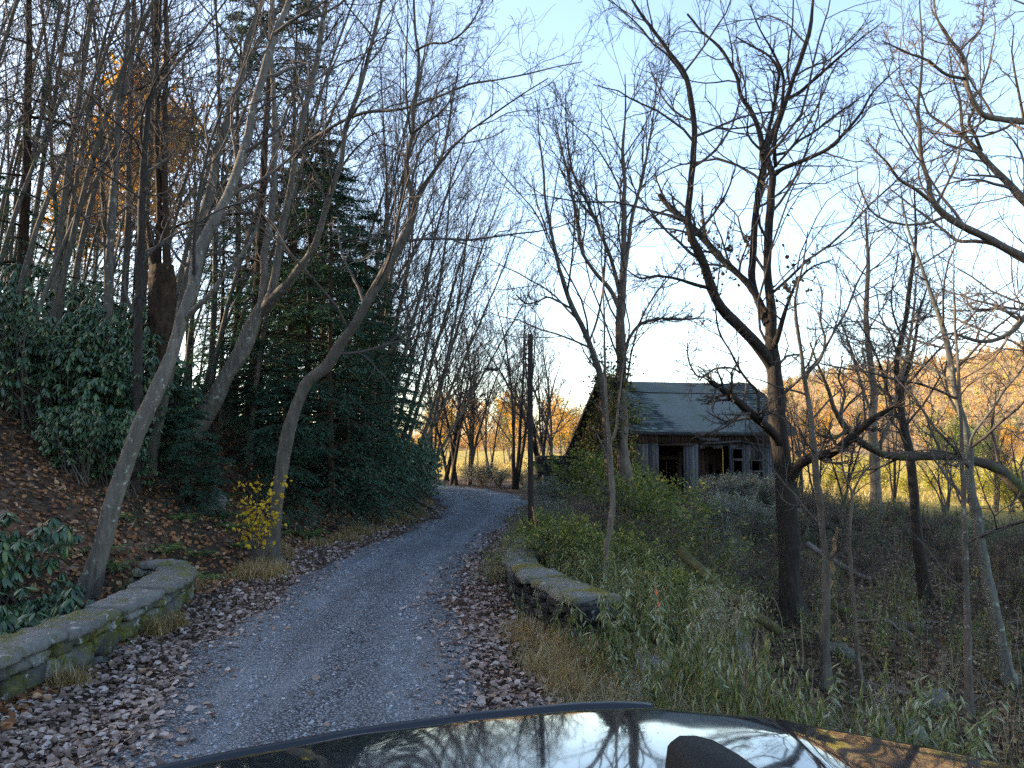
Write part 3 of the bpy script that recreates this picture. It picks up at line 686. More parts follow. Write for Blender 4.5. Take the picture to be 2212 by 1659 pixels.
hero('overhanging_tree', 'tree rooted outside the clearing whose bare crooked limbs reach across the blue sky', 'tree', [
    [(2420, 1440, H, 62), (2415, 1250, H, 54), (2405, 1000, H, 48), (2390, 800, H, 44), (2380, 640, H, 40), (2370, 480, H, 34), (2360, 320, H, 28), (2355, 150, H, 20), (2360, -50, H, 10)],
    [(2378, 640, H, 24), (2290, 596, H, 22), (2188, 545, H, 19), (2142, 520, H, 17), (2108, 503, H, 16), (2058, 477, H, 14), (2025, 450, H, 13), (2010, 423, H, 12), (2007, 393, H, 11), (1995, 360, H, 10), (1988, 327, H, 9), (1988, 283, H, 8), (1982, 233, H, 7), (1988, 183, H, 6), (1993, 100, H, 5), (1988, 30, H, 3), (1985, -50, H, 2)],
    [(2014, 436, H, 9), (2003, 428, H - .1, 8), (1975, 407, H - .3, 7), (1938, 383, H - .5, 6), (1918, 353, H - .6, 5), (1895, 330, H - .7, 4), (1870, 300, H - .8, 2)],
    [(2150, 528, H, 9), (2108, 521, H + .3, 8), (2068, 520, H + .6, 7), (2042, 500, H + .8, 6), (2008, 473, H + 1, 6), (1970, 445, H + 1.2, 4), (1925, 410, H + 1.5, 3)],
    [(2372, 560, H, 22), (2300, 505, H + .3, 20), (2212, 433, H + .6, 17), (2175, 393, H + .8, 15), (2135, 353, H + 1, 13), (2108, 322, H + 1.1, 12), (2086, 298, H + 1.2, 10), (2078, 267, H + 1.3, 7), (2075, 227, H + 1.4, 6), (2060, 170, H + 1.5, 4), (2050, 110, H + 1.6, 2)],
    [(2086, 299, H + 1.2, 7), (2042, 270, H + 1.4, 6), (2008, 247, H + 1.6, 5), (1988, 200, H + 1.8, 4), (1960, 170, H + 2, 2)],
    [(2362, 330, H, 18), (2290, 282, H - .3, 16), (2212, 263, H - .6, 14), (2168, 258, H - .8, 13), (2118, 243, H - 1, 12), (2098, 210, H - 1, 11), (2086, 173, H - 1, 10), (2088, 143, H - 1, 9), (2074, 112, H - 1, 8), (2042, 73, H - 1, 6), (2022, 33, H - 1, 4), (2018, -30, H - 1, 2)],
    [(2084, 170, H - 1, 7), (2042, 160, H - 1.1, 7), (2008, 133, H - 1.2, 6), (1958, 113, H - 1.4, 5), (1905, 88, H - 1.6, 3)],
    [(2076, 108, H - 1, 5), (2090, 92, H - 1.1, 5), (2118, 63, H - 1.2, 4), (2124, 20, H - 1.3, 3), (2130, -30, H - 1.3, 2)],
    [(2120, 326, H + 1.1, 7), (2105, 290, H + .9, 7), (2093, 262, H + .8, 7), (2105, 233, H + .6, 7), (2100, 205, H + .5, 5)],
    [(2380, 690, H, 18), (2290, 660, H - .5, 16), (2212, 686, H - .9, 14), (2192, 710, H - 1, 12), (2162, 730, H - 1.1, 10), (2122, 738, H - 1.2, 9), (2088, 730, H - 1.3, 7), (2062, 720, H - 1.4, 6), (2035, 725, H - 1.5, 4), (2008, 742, H - 1.6, 3)],
    [(2204, 692, H - .9, 8), (2185, 680, H - 1, 7), (2162, 666, H - 1.1, 6), (2125, 670, H - 1.2, 5), (2095, 662, H - 1.3, 4), (2085, 635, H - 1.4, 2)]],
    M['bark_tan'], M['twig_light'], TW(14, 6, 4, .004, .34, .04, 50), seed=13, npts=40)

# slim trees of the low ground
hero('slim_tree', 'thin grey stem nearest the big dark trunk, forking at half its height', 'tree', [
    [(1786, 1490, 12, 22), (1785, 1466, 12, 20), (1782, 1373, 12, 18), (1785, 1273, 12, 17), (1782, 1189, 12, 15), (1772, 1106, 12, 14), (1758, 970, 12, 12), (1748, 870, 12, 11), (1738, 820, 12, 10), (1732, 770, 12, 8), (1722, 703, 12, 7), (1718, 636, 12, 5), (1735, 570, 12, 4), (1745, 500, 12, 2)],
    [(1739, 825, 12, 7), (1750, 800, 12, 6), (1768, 783, 12, 6), (1782, 733, 12, 5), (1772, 693, 12, 5), (1775, 633, 12, 3), (1765, 600, 12, 2)]],
    M['bark_wood'], M['twig'], TW(9, 4, 4, .0032, .2), seed=14)
hero('slim_tree', 'very thin stem splitting low into a narrow fork, behind drooping weeds', 'tree', [
    [(1866, 1500, 12, 11), (1863, 1489, 12, 10), (1852, 1399, 12, 9), (1842, 1273, 12, 8), (1835, 1189, 12, 7.5), (1838, 1106, 12, 7), (1842, 1065, 12, 6), (1824, 1026, 12, 4.5), (1818, 986, 12, 4), (1822, 930, 12, 3), (1815, 860, 12, 2)],
    [(1842, 1066, 12, 5), (1862, 1026, 12, 4), (1890, 998, 12, 3), (1930, 980, 12, 2)]],
    M['bark_tan'], M['twig'], TW(7, 4, 3, .003, .2), seed=15)
hero('slim_tree', 'dark tapering tree in front of the sunlit meadow, crossed by the arching trunk', 'tree', [
    [(1990, 1215, 20, 24), (1982, 1160, 20, 21), (1975, 1086, 20, 19), (1965, 986, 20, 18), (1952, 920, 20, 15), (1942, 853, 20, 12), (1936, 786, 20, 11), (1952, 720, 20, 10), (1962, 636, 20, 9), (1975, 553, 20, 7), (1978, 460, 20, 4), (1972, 380, 20, 2)],
    [(1945, 870, 20, 9), (1955, 820, 20, 9), (1966, 783, 20, 8), (1976, 740, 20, 7), (1985, 680, 20, 5), (2010, 600, 20, 3)],
    [(1955, 930, 20, 8), (1925, 870, 20.2, 7), (1905, 800, 20.3, 6), (1880, 740, 20.4, 4), (1850, 690, 20.5, 3)]],
    M['bark_dark'], M['twig'], TW(15, 7, 5, .005, .36, .02, 55), seed=16)
hero('slim_tree', 'lichen spotted greenish trunk kinked near its foot and leaning back', 'tree', [
    [(2195, 1540, 13, 28), (2185, 1499, 13, 26), (2172, 1439, 13, 24), (2152, 1339, 13, 22), (2132, 1239, 13, 20), (2115, 1156, 13, 19), (2108, 1100, 13, 19), (2095, 1053, 13, 17), (2092, 970, 13, 15), (2078, 903, 13, 14), (2062, 836, 13, 12), (2052, 770, 13, 12), (2035, 703, 13, 10), (2015, 646, 13, 9), (1992, 580, 13, 7), (1978, 540, 13, 6), (1955, 470, 13, 4), (1945, 400, 13, 2)],
    [(2093, 985, 13, 7), (2099, 946, 12.9, 6), (2142, 886, 12.7, 6), (2175, 836, 12.5, 5), (2202, 806, 12.4, 4), (2230, 740, 12.3, 2)],
    [(2060, 830, 13, 5), (2020, 800, 13.2, 5), (1960, 780, 13.5, 4), (1890, 765, 13.8, 3), (1820, 730, 14, 2)]],
    M['bark_lichen'], M['twig'], TW(14, 6, 5, .0038, .34, .0, 58), seed=17)
hero('slim_tree', 'straight pole like stem rising from weeds beside the greenish kinked trunk', 'tree', [
    [(2100, 1650, 11, 19), (2095, 1589, 11, 17), (2092, 1439, 11, 15), (2088, 1306, 11, 13), (2083, 1173, 11, 12), (2080, 1050, 11, 10), (2077, 936, 11, 8), (2070, 800, 11, 6), (2062, 650, 11, 4), (2060, 540, 11, 2)]],
    M['bark_grey'], M['twig'], TW(8, 4, 4, .003, .2), seed=18)
hero('lit_tree', 'tall tree standing at the meadow edge, its upper stem lit gold', 'tree', [
    [(1894, 1110, 34, 24), (1892, 1086, 34, 22), (1890, 1003, 34, 20), (1885, 920, 34, 18), (1888, 853, 34, 15), (1878, 770, 34, 13), (1872, 703, 34, 11), (1875, 553, 34, 8), (1870, 450, 34, 4)],
    [(1888, 985, 34, 10), (1915, 930, 34, 10), (1930, 880, 34, 9), (1952, 800, 34, 8), (1970, 700, 34, 6), (1980, 600, 34, 3)],
    [(1886, 900, 34, 7), (1860, 830, 34, 6), (1840, 760, 34, 5), (1815, 690, 34, 3)]],
    M['bark_tan'], M['twig_light'], TW(16, 8, 5, .007, .36, .08, 45), seed=19)
# ------------------------------------------------------------------ the wood on the bank
FS = lambda K=20, up=.1, a=40, l=.26, r=.006: [
    dict(K=K, t0=.3, ang=a, ratio=l, fall=.6, up=up, wig=.08, n=7, rr=.45, rmin=r * 1.4, rmax=.03, rtip=.3),
    dict(K=6, t0=.15, ang=36, ratio=.48, fall=.4, up=up * .8, wig=.1, n=5, rr=.6, rmin=r * 1.1, rmax=.014, rtip=.5),
    dict(K=4, t0=.2, ang=34, ratio=.5, fall=.3, up=up * .5, wig=.12, n=4, rr=.7, rmin=r, rmax=.009, rtip=.7)]
f_protos = [
    tree_proto('forest_tree', 21, .12, 201, FS(24), M['bark_grey'], M['twig'], (.05, 0), .02),
    tree_proto('forest_tree', 19, .085, 202, FS(18), M['bark_wood'], M['twig'], (.10, 0), .025),
    tree_proto('forest_tree', 23, .14, 203, FS(22), M['bark_wood'], M['twig'], (-.02, 0), .018),
    tree_proto('forest_tree', 17, .07, 204, FS(16), M['bark_tan'], M['twig'], (.14, -.04), .03),
    tree_proto('forest_tree', 20, .1, 205, FS(20, .06, 48), M['bark_grey'], M['twig'], (.02, .03), .02),
    tree_proto('forest_tree', 15, .065, 206, FS(12), M['bark_wood'], M['twig'], (.08, 0), .035),
]
PROTOS += f_protos
def place_px(px, D, dz=0.0):
    x = XP(px, D); return (x, D, hz(x, D) + dz)

zones = [  # px range, depth range, count, label
    (-60, 130, 18, 27, 10, 'bare grey tree on the leafy slope above the dark rhododendron thicket'),
    (-80, 330, 27, 44, 32, 'slender bare tree deep in the wood behind the rhododendron thicket'),
    (-80, 330, 44, 66, 34, 'far bare tree on the crest of the wooded slope behind the rhododendrons'),
    (330, 560, 22, 34, 12, 'slender bare tree behind the shaggy dead trunk and leaning trunks'),
    (330, 640, 34, 60, 34, 'far bare tree on the upper slope behind the leaning trunks'),
    (640, 850, 27, 48, 20, 'bare tree standing among the dark hemlocks beside the road'),
]
zones += [(-760, -90, 17, 40, 30, 'bare tree on the open leafy slope outside the framed wood')]
rng = np.random.default_rng(77)
for a, b_, d0, d1, n, lab in zones:
    for i in range(n):
        px = a + (b_ - a) * (i + rng.random()) / n; D = rng.uniform(d0, d1)
        if rng.random() < .12: k = 5
        else: k = rng.integers(0, 5)
        copy_tree(f_protos[k], place_px(px, D), rng.uniform(-.9, .9), rng.uniform(.72, 1.05), lab, lab.split(' tree')[0] + 's ' + lab.split('tree ')[1], (rng.normal(0, .03), rng.normal(.02, .05)))

# trees leaning out over the bend: long sweeping stems
SW = [dict(K=26, t0=.18, ang=32, ratio=.34, fall=.5, up=.05, wig=.05, n=9, rr=.4, rmin=.009, rmax=.028, rtip=.3),
      dict(K=7, t0=.15, ang=30, ratio=.42, fall=.4, up=.04, wig=.08, n=6, rr=.6, rmin=.007, rmax=.014, rtip=.5),
      dict(K=5, t0=.2, ang=32, ratio=.5, fall=.3, up=.02, wig=.1, n=4, rr=.7, rmin=.006, rmax=.009, rtip=.7)]
s_protos = [tree_proto('sweeping_tree', 17, .12, 211, SW, M['bark_wood'], M['twig'], (.30, 0), .02),
            tree_proto('sweeping_tree', 15, .10, 212, SW, M['bark_grey'], M['twig'], (.42, .02), .025),
            tree_proto('sweeping_tree', 18, .13, 213, SW, M['bark_grey'], M['twig'], (.2, 0), .02)]
PROTOS += s_protos
for i, (px, D, k, sc_, tl) in enumerate([(800, 30, 2, .9, 0), (835, 33, 0, .95, 0), (770, 28, 2, .95, -.02), (868, 36, 1, .95, .02), (850, 40, 2, 1.0, .05), (890, 39, 0, 1.0, 0), (905, 41, 1, .95, .05), (815, 44, 0, 1.1, 0), (720, 34, 2, 1.0, .02), (878, 43, 2, 1.05, .08), (760, 40, 0, 1.1, .02)]):
    copy_tree(s_protos[k], place_px(px, D), rng.normal(0, .25), sc_, 'slim bare tree sweeping out over the road bend with fine upswept twigs', 'trees sweeping over the road bend', (0, tl))

# many stemmed trees round the bend
CS = [dict(K=12, t0=.25, ang=26, ratio=.36, fall=.45, up=.06, wig=.08, n=7, rr=.5, rmin=.013, rmax=.05, rtip=.3),
      dict(K=6, t0=.2, ang=28, ratio=.5, fall=.4, up=.05, wig=.1, n=6, rr=.6, rmin=.011, rmax=.022, rtip=.5),
      dict(K=4, t0=.25, ang=30, ratio=.5, fall=.3, up=.03, wig=.12, n=4, rr=.7, rmin=.009, rmax=.013, rtip=.7)]
c_protos = [tree_proto('clump_tree', 11.5, .13, 221, CS, M['bark_dark'], M['twig'], (0, 0), .03, 4, .2),
            tree_proto('clump_tree', 11, .14, 222, CS, M['bark_dark'], M['twig'], (.03, 0), .03, 3, .16),
            tree_proto('clump_tree', 10, .12, 223, CS, M['bark_wood'], M['twig'], (-.03, 0), .035, 5, .22)]
PROTOS += c_protos
for px, D, k, rz, sc_, lab in [
    (962, 52, 1, .2, .95, 'dark many stemmed tree at the far edge of the road bend, nearest the hemlock shade'),
    (988, 48.5, 1, 2.2, 1.05, 'dark many stemmed tree where the road disappears round the bend'),
    (1010, 50, 2, 1.1, 1.05, 'pale many stemmed tree behind the road bend with outspread stems'),
    (1108, 45, 0, .8, 1.0, 'dark vase shaped clump of stems standing alone between road and old pole'),
    (1168, 50, 1, 4, 1.0, 'dark clump of stems showing just behind the old pole'),
    (1190, 53, 2, 5, 1.1, 'pale branching clump behind the ruined stone shed'),
    (1060, 62, 0, 3, .8, 'small far clump of stems above the frosty brush'),
    (930, 58, 0, 1, 1.0, 'clump of stems at the far roadside half hidden by dark evergreens')]:
    copy_tree(c_protos[k], place_px(px, D), rz, sc_, lab, 'many stemmed trees at the bend')

# bare trees behind the barn and along the low ground
for i, (px, D, k, sc_) in enumerate([(1420, 56, 0, .55), (1650, 62, 1, .6), (1722, 40, 2, .55), (1762, 50, 0, .7), (1815, 44, 1, .6), (1925, 52, 0, .6), (2035, 46, 2, .5), (2140, 48, 2, .6), (2215, 38, 1, .5), (1705, 34, 0, .42)]):
    copy_tree(c_protos[k], place_px(px, D), rng.uniform(0, 6), sc_ * 1.05, 'bare bushy tree on the low ground before the sunlit hill', 'bare bushy trees on the low ground')

# ------------------------------------------------------------------ hemlocks
M['hemlock'] = leafmat('hemlock', [(0, (.02, .05, .032)), (.5, (.042, .092, .056)), (.85, (.062, .12, .07)), (1, (.09, .15, .08))], .25, .7)
def hemlock_proto(h, seed, t0=.04, wide=.24, nb=110, r=.16, gap=0.0):
    rng = np.random.default_rng(seed); root = thing('hemlock', (0, 0, -50), None, None)
    n = 14; q = np.linspace(0, 1, n)
    p = np.stack([rng.normal(0, .03, n).cumsum(), rng.normal(0, .03, n).cumsum(), q * (h + .3) - .3], -1)[None]; r0 = (r * (1 - .93 * q))[None]
    V, Q_ = tubes([(p, r0, 8)]); obj('trunk', mesh('trunk', V, [Q_], M['bark_brown'], True), root)
    t = np.sort(t0 + (1 - t0 - .01) * rng.random(nb) ** 1.15)
    if gap: t = t[rng.random(nb) > gap * rng.random(nb)]
    nb = len(t)
    az = np.arange(nb) * 2.4 + rng.normal(0, .4, nb)
    L = h * wide * (1 - t) ** .6 * rng.uniform(.45, 1.2, nb) * (1 + .3 * np.sin(az + t * 11 + seed)) + .25
    d = np.stack([np.cos(az), np.sin(az), .25 * (1 - 1.2 * (1 - t)) + rng.normal(0, .1, nb)], -1); d = nrm(d)
    z = t * h; st = np.stack([np.interp(z, p[0, :, 2], p[0, :, 0]), np.interp(z, p[0, :, 2], p[0, :, 1]), z], -1)
    m_ = 9; B = np.empty((nb, m_, 3)); B[:, 0] = st; c = st.copy(); dd = d.copy()
    for i in range(1, m_):
        c = c + dd * (L / (m_ - 1))[:, None]; B[:, i] = c; dd = nrm(dd + [0, 0, -.075] + rng.normal(0, .07, dd.shape))
    BR = (.012 + .012 * L)[:, None] * (1 - .8 * np.linspace(0, 1, m_))
    V, Q_ = tubes([(B, BR, 4)])
    crown = obj('crown', mesh('crown', V, [Q_], M['bark_brown'], True), root)
    # twigs in the plane of each branch
    K = 18; tw = .12 + .88 * (np.arange(K)[None] + rng.random((nb, K))) / K
    f = tw * (m_ - 1); i0 = np.clip(f.astype(int), 0, m_ - 2); w = (f - i0)[..., None]; ar = np.arange(nb)[:, None]
    tp = B[ar, i0] * (1 - w) + B[ar, i0 + 1] * w; T = nrm(B[ar, i0 + 1] - B[ar, i0])
    side = np.where((np.arange(K) % 2)[None, :, None] == 0, 1, -1) * nrm(np.cross(T, [0, 0, 1.]))
    td = nrm(T * .7 + side * .75 + [0, 0, -.12] + rng.normal(0, .12, T.shape)); tl = (L[:, None] * .42 * (1.1 - tw * .75) * rng.uniform(.6, 1.2, (nb, K)) + .1)
    tp = tp.reshape(-1, 3); td = td.reshape(-1, 3); tl = np.minimum(tl.reshape(-1), 1.1)
    # sprays along the twigs
    S = 13; s = (np.arange(S)[None] + rng.random((len(tp), S))) / S
    sp_ = tp[:, None] + td[:, None] * (s * tl[:, None])[..., None] + [0, 0, -1] * (.32 * (s * tl[:, None]) ** 2)[..., None]
    sd_ = np.where((np.arange(S) % 2)[None, :, None] == 0, 1, -1) * nrm(np.cross(td, [0, 0, 1.]))[:, None]
    dirs = nrm(td[:, None] * .75 + sd_ * .7 + [0, 0, -.2] + rng.normal(0, .18, sp_.shape))
    keep = rng.random(sp_.shape[:2]).ravel() < .92
    pos_ = sp_.reshape(-1, 3)[keep]; dr = dirs.reshape(-1, 3)[keep]
    R = frames(dr, nrm(np.array([0, 0, 1.]) + rng.normal(0, .35, dr.shape)))
    ln = rng.uniform(.09, .2, len(pos_))
    V, T_f = leafgeo(LEAF_FLAT, pos_, R, np.stack([ln, ln * .5, ln], -1))
    obj('needles', mesh('needles', V, T_f, M['hemlock']), crown)
    return root
h_protos = [hemlock_proto(13, 301, .03, .25, 120, .16, .35), hemlock_proto(19, 302, .1, .19, 100, .2, .85), hemlock_proto(8, 303, .02, .3, 95, .1, .2)]
PROTOS += h_protos
for px, D, k, sc_, dz, lab in [
    (555, 25, 1, 1.05, 0, 'tall dark hemlock behind the leaning trunks, reaching the top of the view'),
    (620, 30, 1, 1.0, 0, 'tall thin hemlock just behind the tallest dark one'),
    (500, 33, 1, 1.0, 0, 'hemlock with gappy boughs on the upper slope behind the leaning trunks'),
    (720, 22.5, 0, .80, 0, 'broad dense hemlock drooping over the bank behind the crooked trunk'),
    (775, 26, 0, .78, 0, 'dense hemlock next along the road from the broadest one'),
    (690, 28, 0, .95, 0, 'dark hemlock rising behind the broad dense one'),
    (845, 31, 2, .9, 0, 'low hemlock at the road edge before the bend'),
    (815, 29, 0, .55, 0, 'mid sized hemlock filling the gap beside the low one'),
    (770, 34, 0, .85, 0, 'hemlock half hidden behind the roadside evergreens'),
    (610, 20.5, 2, .55, 0, 'small hemlock under the crooked trunk'),
    (20, 24, 1, .95, 0, 'tall hemlock at the edge of the wood with ragged dark boughs'),
    (415, 17.5, 2, .34, 0, 'young hemlock with drooping sprays at the foot of the second leaning trunk'),
    (372, 18.5, 2, .34, 0, 'young hemlock low behind the pale leaning trunk'),
    (455, 17.6, 2, .25, 0, 'smallest hemlock seedling by the pale boulder'),
    (660, 24.5, 0, .9, 0, 'dense hemlock between the crooked trunk and the trunk with three stems'),
    (745, 24, 0, .62, 0, 'drooping hemlock low over the bank, nearest the road'),
    (800, 25.5, 0, .6, 0, 'bushy hemlock skirting the road edge'),
    (700, 33, 0, 1.05, 0, 'dark hemlock deep behind the roadside ones'),
    (640, 36, 0, 1.1, 0, 'dark hemlock behind the tall thin one'),
    (760, 38, 0, .95, 0, 'far hemlock filling the wood edge above the road bend'),
    (820, 37, 0, .8, 0, 'far smaller hemlock by the bend'),
    (590, 33, 0, .9, 0, 'hemlock in the shadow behind the three stemmed trunk'),
    (480, 30, 0, .8, 0, 'bushy hemlock on the slope behind the second leaning trunk'),
    (530, 23.5, 2, .6, 0, 'short hemlock on the slope beside the crooked trunk'),
    (-30, 34, 0, .55, 0, 'shadowy hemlock at the outer end of the slope behind the thicket'),
    (45, 38, 0, .6, 0, 'shadowy hemlock behind the highest rhododendron'),
    (100, 46, 0, .7, 0, 'distant shadowy hemlock on the crest behind the thicket'),
    (165, 36, 0, .55, 0, 'shadowy hemlock behind the straight grey trunk'),
    (215, 44, 0, .7, 0, 'distant shadowy hemlock below the golden tree'),
    (270, 35, 0, .6, 0, 'shadowy hemlock behind the forked dark stem'),
    (320, 48, 0, .75, 0, 'distant shadowy hemlock behind the shaggy dead trunk'),
    (0, 52, 0, .7, 0, 'distant shadowy hemlock on the crest at the edge of the view'),
    (120, 42, 1, 1.0, 0, 'distant hemlock high on the wooded slope'),
    (540, 42, 0, 1.0, 0, 'distant dark hemlock behind the tall ones')]:
    copy_tree(h_protos[k], place_px(px, D, dz), rng.uniform(0, 6), sc_, lab, 'hemlocks on the bank')

# ------------------------------------------------------------------ rhododendrons
M['rhodo'] = leafmat('rhodo', [(0, (.022, .048, .025)), (.5, (.045, .088, .042)), (.86, (.072, .125, .048)), (.95, (.12, .15, .045)), (1, (.16, .16, .04))], .1, .38, spec=.5)
def rhodo_proto(rx, h, seed, nw=420, ll=.15):
    rng = np.random.default_rng(seed); root = thing('rhododendron', (0, 0, -50), None, None)
    c = rng.uniform(-1, 1, (9, 3)) * [rx * .6, rx * .6, h * .3] + [0, 0, h * .58]; k = rng.integers(0, 9, nw)
    e = nrm(rng.normal(0, 1, (nw, 3)) + [0, 0, .25]) * (rng.random((nw, 1)) ** .35) * rng.uniform(.3, .55, (9, 1))[k] * [rx, rx, h * .75]
    tips = c[k] + e; tips = tips[tips[:, 2] > .12]; nw = len(tips)
    # stems
    ns = 46; bs = rng.normal(0, .18 * rx, (ns, 3)) * [1, 1, 0] - [0, 0, .15]; ti = tips[rng.integers(0, nw, ns)] * .93
    mid = (bs + ti) / 2 + rng.normal(0, .12, (ns, 3)) + [0, 0, .12]
    u = np.linspace(0, 1, 7)[None, :, None]; S = bs[:, None] * (1 - u) ** 2 + 2 * mid[:, None] * u * (1 - u) + ti[:, None] * u ** 2
    V, Q_ = tubes([(S, np.repeat((rng.uniform(.012, .03, (ns, 1))), 7, 1) * np.linspace(1, .35, 7), 5)])
    obj('stems', mesh('stems', V, [Q_], M['bark_wood'], True), root)
    L = 9; az = np.arange(L)[None] * 6.283 / L + rng.uniform(0, 6, (nw, 1)) + rng.normal(0, .2, (nw, L)); droop = rng.uniform(-1.3, -.25, (nw, 1)) + rng.normal(0, .2, (nw, L))
    d = np.stack([np.cos(az), np.sin(az), np.tan(np.clip(droop, -1.35, .2))], -1).reshape(-1, 3); d = nrm(d)
    pos_ = np.repeat(tips, L, axis=0) + d * .015
    R = frames(d, nrm(np.array([0, 0, 1.]) + rng.normal(0, .15, d.shape) + np.stack([np.cos(az), np.sin(az), az * 0], -1).reshape(-1, 3) * .6))
    V, T_f = leafgeo(LEAF_LONG, pos_, R, rng.uniform(.75, 1.2, len(pos_)) * ll)
    obj('foliage', mesh('foliage', V, T_f, M['rhodo'], True), root)
    return root
r_protos = [rhodo_proto(1.5, 2.6, 401, 480), rhodo_proto(1.2, 2.0, 402, 360), rhodo_proto(.8, 1.1, 403, 190, .16)]
PROTOS += r_protos
for px, D, k, sc_, lab in [
    (60, 17.5, 0, 1.15, 'large glossy rhododendron in the middle of the thicket on the leafy slope'),
    (-20, 19, 0, 1.05, 'large rhododendron cut off by the picture edge, outermost of the thicket'),
    (140, 18, 0, 1.2, 'tall rhododendron of the thicket with a few yellowing leaves'),
    (215, 17.5, 0, 1.1, 'rhododendron beside the pale leaning trunk'),
    (100, 20.5, 0, 1.45, 'highest rhododendron at the back of the thicket'),
    (225, 20.5, 0, 1.35, 'rhododendron at the back of the thicket before the shaggy dead trunk'),
    (265, 16.6, 1, .85, 'low drooping rhododendron just left of the pale leaning trunk'),
    (180, 16.2, 1, .8, 'low rhododendron at the lower edge of the thicket'),
    (325, 19, 1, 1.25, 'rhododendron showing between the pale leaning trunk and the next'),
    (50, 10.4, 2, 1.15, 'low bright green rhododendron right behind the wall'),
    (-10, 9.4, 2, 1.15, 'low rhododendron behind the wall at the very edge of the view'),
    (20, 11.8, 2, 1.2, 'low glossy rhododendron between the wall and the leafy slope'),
    (85, 9.6, 2, .8, 'small rhododendron pressed against the back of the wall'),
    (118, 11.4, 2, .8, 'small low rhododendron at the foot of the pale leaning trunk'),
    (880, 33, 0, .95, 'rounded rhododendron at the roadside before the bend'),
    (900, 36, 0, .95, 'last rhododendron before the road turns away'),
    (835, 29.5, 1, 1.1, 'rhododendron mass below the roadside hemlocks'),
    (790, 27, 1, 1.0, 'rhododendron at the bank foot under the hemlocks'),
    (915, 40, 1, 1.1, 'far rhododendron overhanging the hidden bend')]:
    copy_tree(r_protos[k], place_px(px, D), rng.uniform(0, 6), sc_, lab, 'rhododendrons')

# ------------------------------------------------------------------ autumn trees in the sun
M['gold'] = leafmat('gold', [(0, (.30, .13, .01)), (.5, (.55, .27, .015)), (1, (.68, .42, .03))], .45)
M['orange'] = leafmat('orange', [(0, (.26, .13, .05)), (.6, (.42, .24, .08)), (1, (.5, .36, .14))], .4)
M['green_far'] = leafmat('green_far', [(0, (.05, .08, .015)), (.6, (.1, .15, .03)), (1, (.25, .25, .05))], .35)
M['yellow_bush'] = leafmat('yellow_bush', [(0, (.2, .2, .02)), (.6, (.36, .34, .04)), (1, (.5, .4, .08))], .35)
AS = [dict(K=14, t0=.25, ang=45, ratio=.36, fall=.5, up=.08, wig=.08, n=6, rr=.5, rmin=.012, rmax=.05, rtip=.3),
      dict(K=6, t0=.2, ang=38, ratio=.5, fall=.4, up=.04, wig=.1, n=5, rr=.6, rmin=.01, rmax=.02, rtip=.5)]
a_protos = [tree_proto('autumn_tree', 9, .13, 231, AS, M['bark_tan'], M['twig_light'], leaf=dict(n=1500, s=(.14, .3), mat=M['orange'], jit=.3)),
            tree_proto('autumn_tree', 10, .13, 232, AS, M['bark_tan'], M['twig_light'], leaf=dict(n=1800, s=(.16, .34), mat=M['gold'], jit=.35)),
            tree_proto('green_tree', 7, .12, 233, AS, M['bark_tan'], M['twig'], stems=3, spread=.3, leaf=dict(n=4200, s=(.16, .34), mat=M['green_far'], jit=.4)),
            tree_proto('yellow_shrub', 3.6, .06, 234, AS, M['bark_tan'], M['twig'], stems=4, spread=.4, leaf=dict(n=2400, s=(.1, .24), mat=M['yellow_bush'], jit=.3)),
            tree_proto('golden_tree', 17, .16, 235, [dict(K=13, t0=.6, ang=45, ratio=.2, fall=.5, up=.08, wig=.08, n=6, rr=.5, rmin=.012, rmax=.05, rtip=.3), AS[1]], M['bark_dark'], M['twig'], (0, 0), .004, leaf=dict(n=4600, s=(.24, .46), mat=M['gold'], jit=.6))]
PROTOS += a_protos
copy_tree(a_protos[4], place_px(242, 62), 0, 1.6, 'golden leaved tree glowing behind the bare trunks of the wood')
copy_tree(a_protos[4], place_px(190, 66), 2, 1.45, 'smaller golden tree half hidden behind the glowing one')
copy_tree(a_protos[0], place_px(125, 60), 2, 1.0, 'orange crown low between the trunks at the crest of the wood')
for px, D, k, sc_ in [(905, 88, 0, .85), (945, 96, 1, .8), (975, 88, 0, .8), (1005, 100, 0, .9), (1032, 92, 1, .7), (1062, 104, 0, .9), (1090, 94, 0, .75), (1120, 108, 1, .9), (1150, 96, 0, .8), (1180, 110, 0, .9), (1212, 98, 1, .8), (1245, 112, 0, .95), (1275, 120, 0, 1.0), (1018, 120, 0, 1.1), (1100, 126, 2, 1.3), (1165, 124, 0, 1.15), (960, 116, 2, 1.2), (1225, 128, 2, 1.3)]:
    copy_tree(a_protos[k], place_px(px, D), rng.uniform(0, 6), sc_ * rng.uniform(.9, 1.1), 'sunlit orange autumn tree in the far row beyond the road bend', 'autumn trees beyond the bend')
for px, D, k, sc_, lab in [(2040, 92, 2, .85, 'rounded green tree in the sunlit meadow behind the arching trunk'), (2100, 100, 2, 1.0, 'largest green tree in the sunlit meadow'), (2150, 90, 2, .6, 'low dark green tree beside the largest green one'), (2190, 80, 1, .55, 'small golden tree at the meadow edge'), (1745, 82, 1, .75, 'golden tree right behind the big dark trunk'), (1690, 74, 0, .8, 'orange tree glimpsed between barn and big dark trunk'), (1800, 96, 0, .8, 'rusty orange tree at the hill foot'), (1640, 80, 1, .8, 'yellow tree peeping over the barn roof end')]:
    copy_tree(a_protos[k], place_px(px, D), rng.uniform(0, 6), sc_, lab)
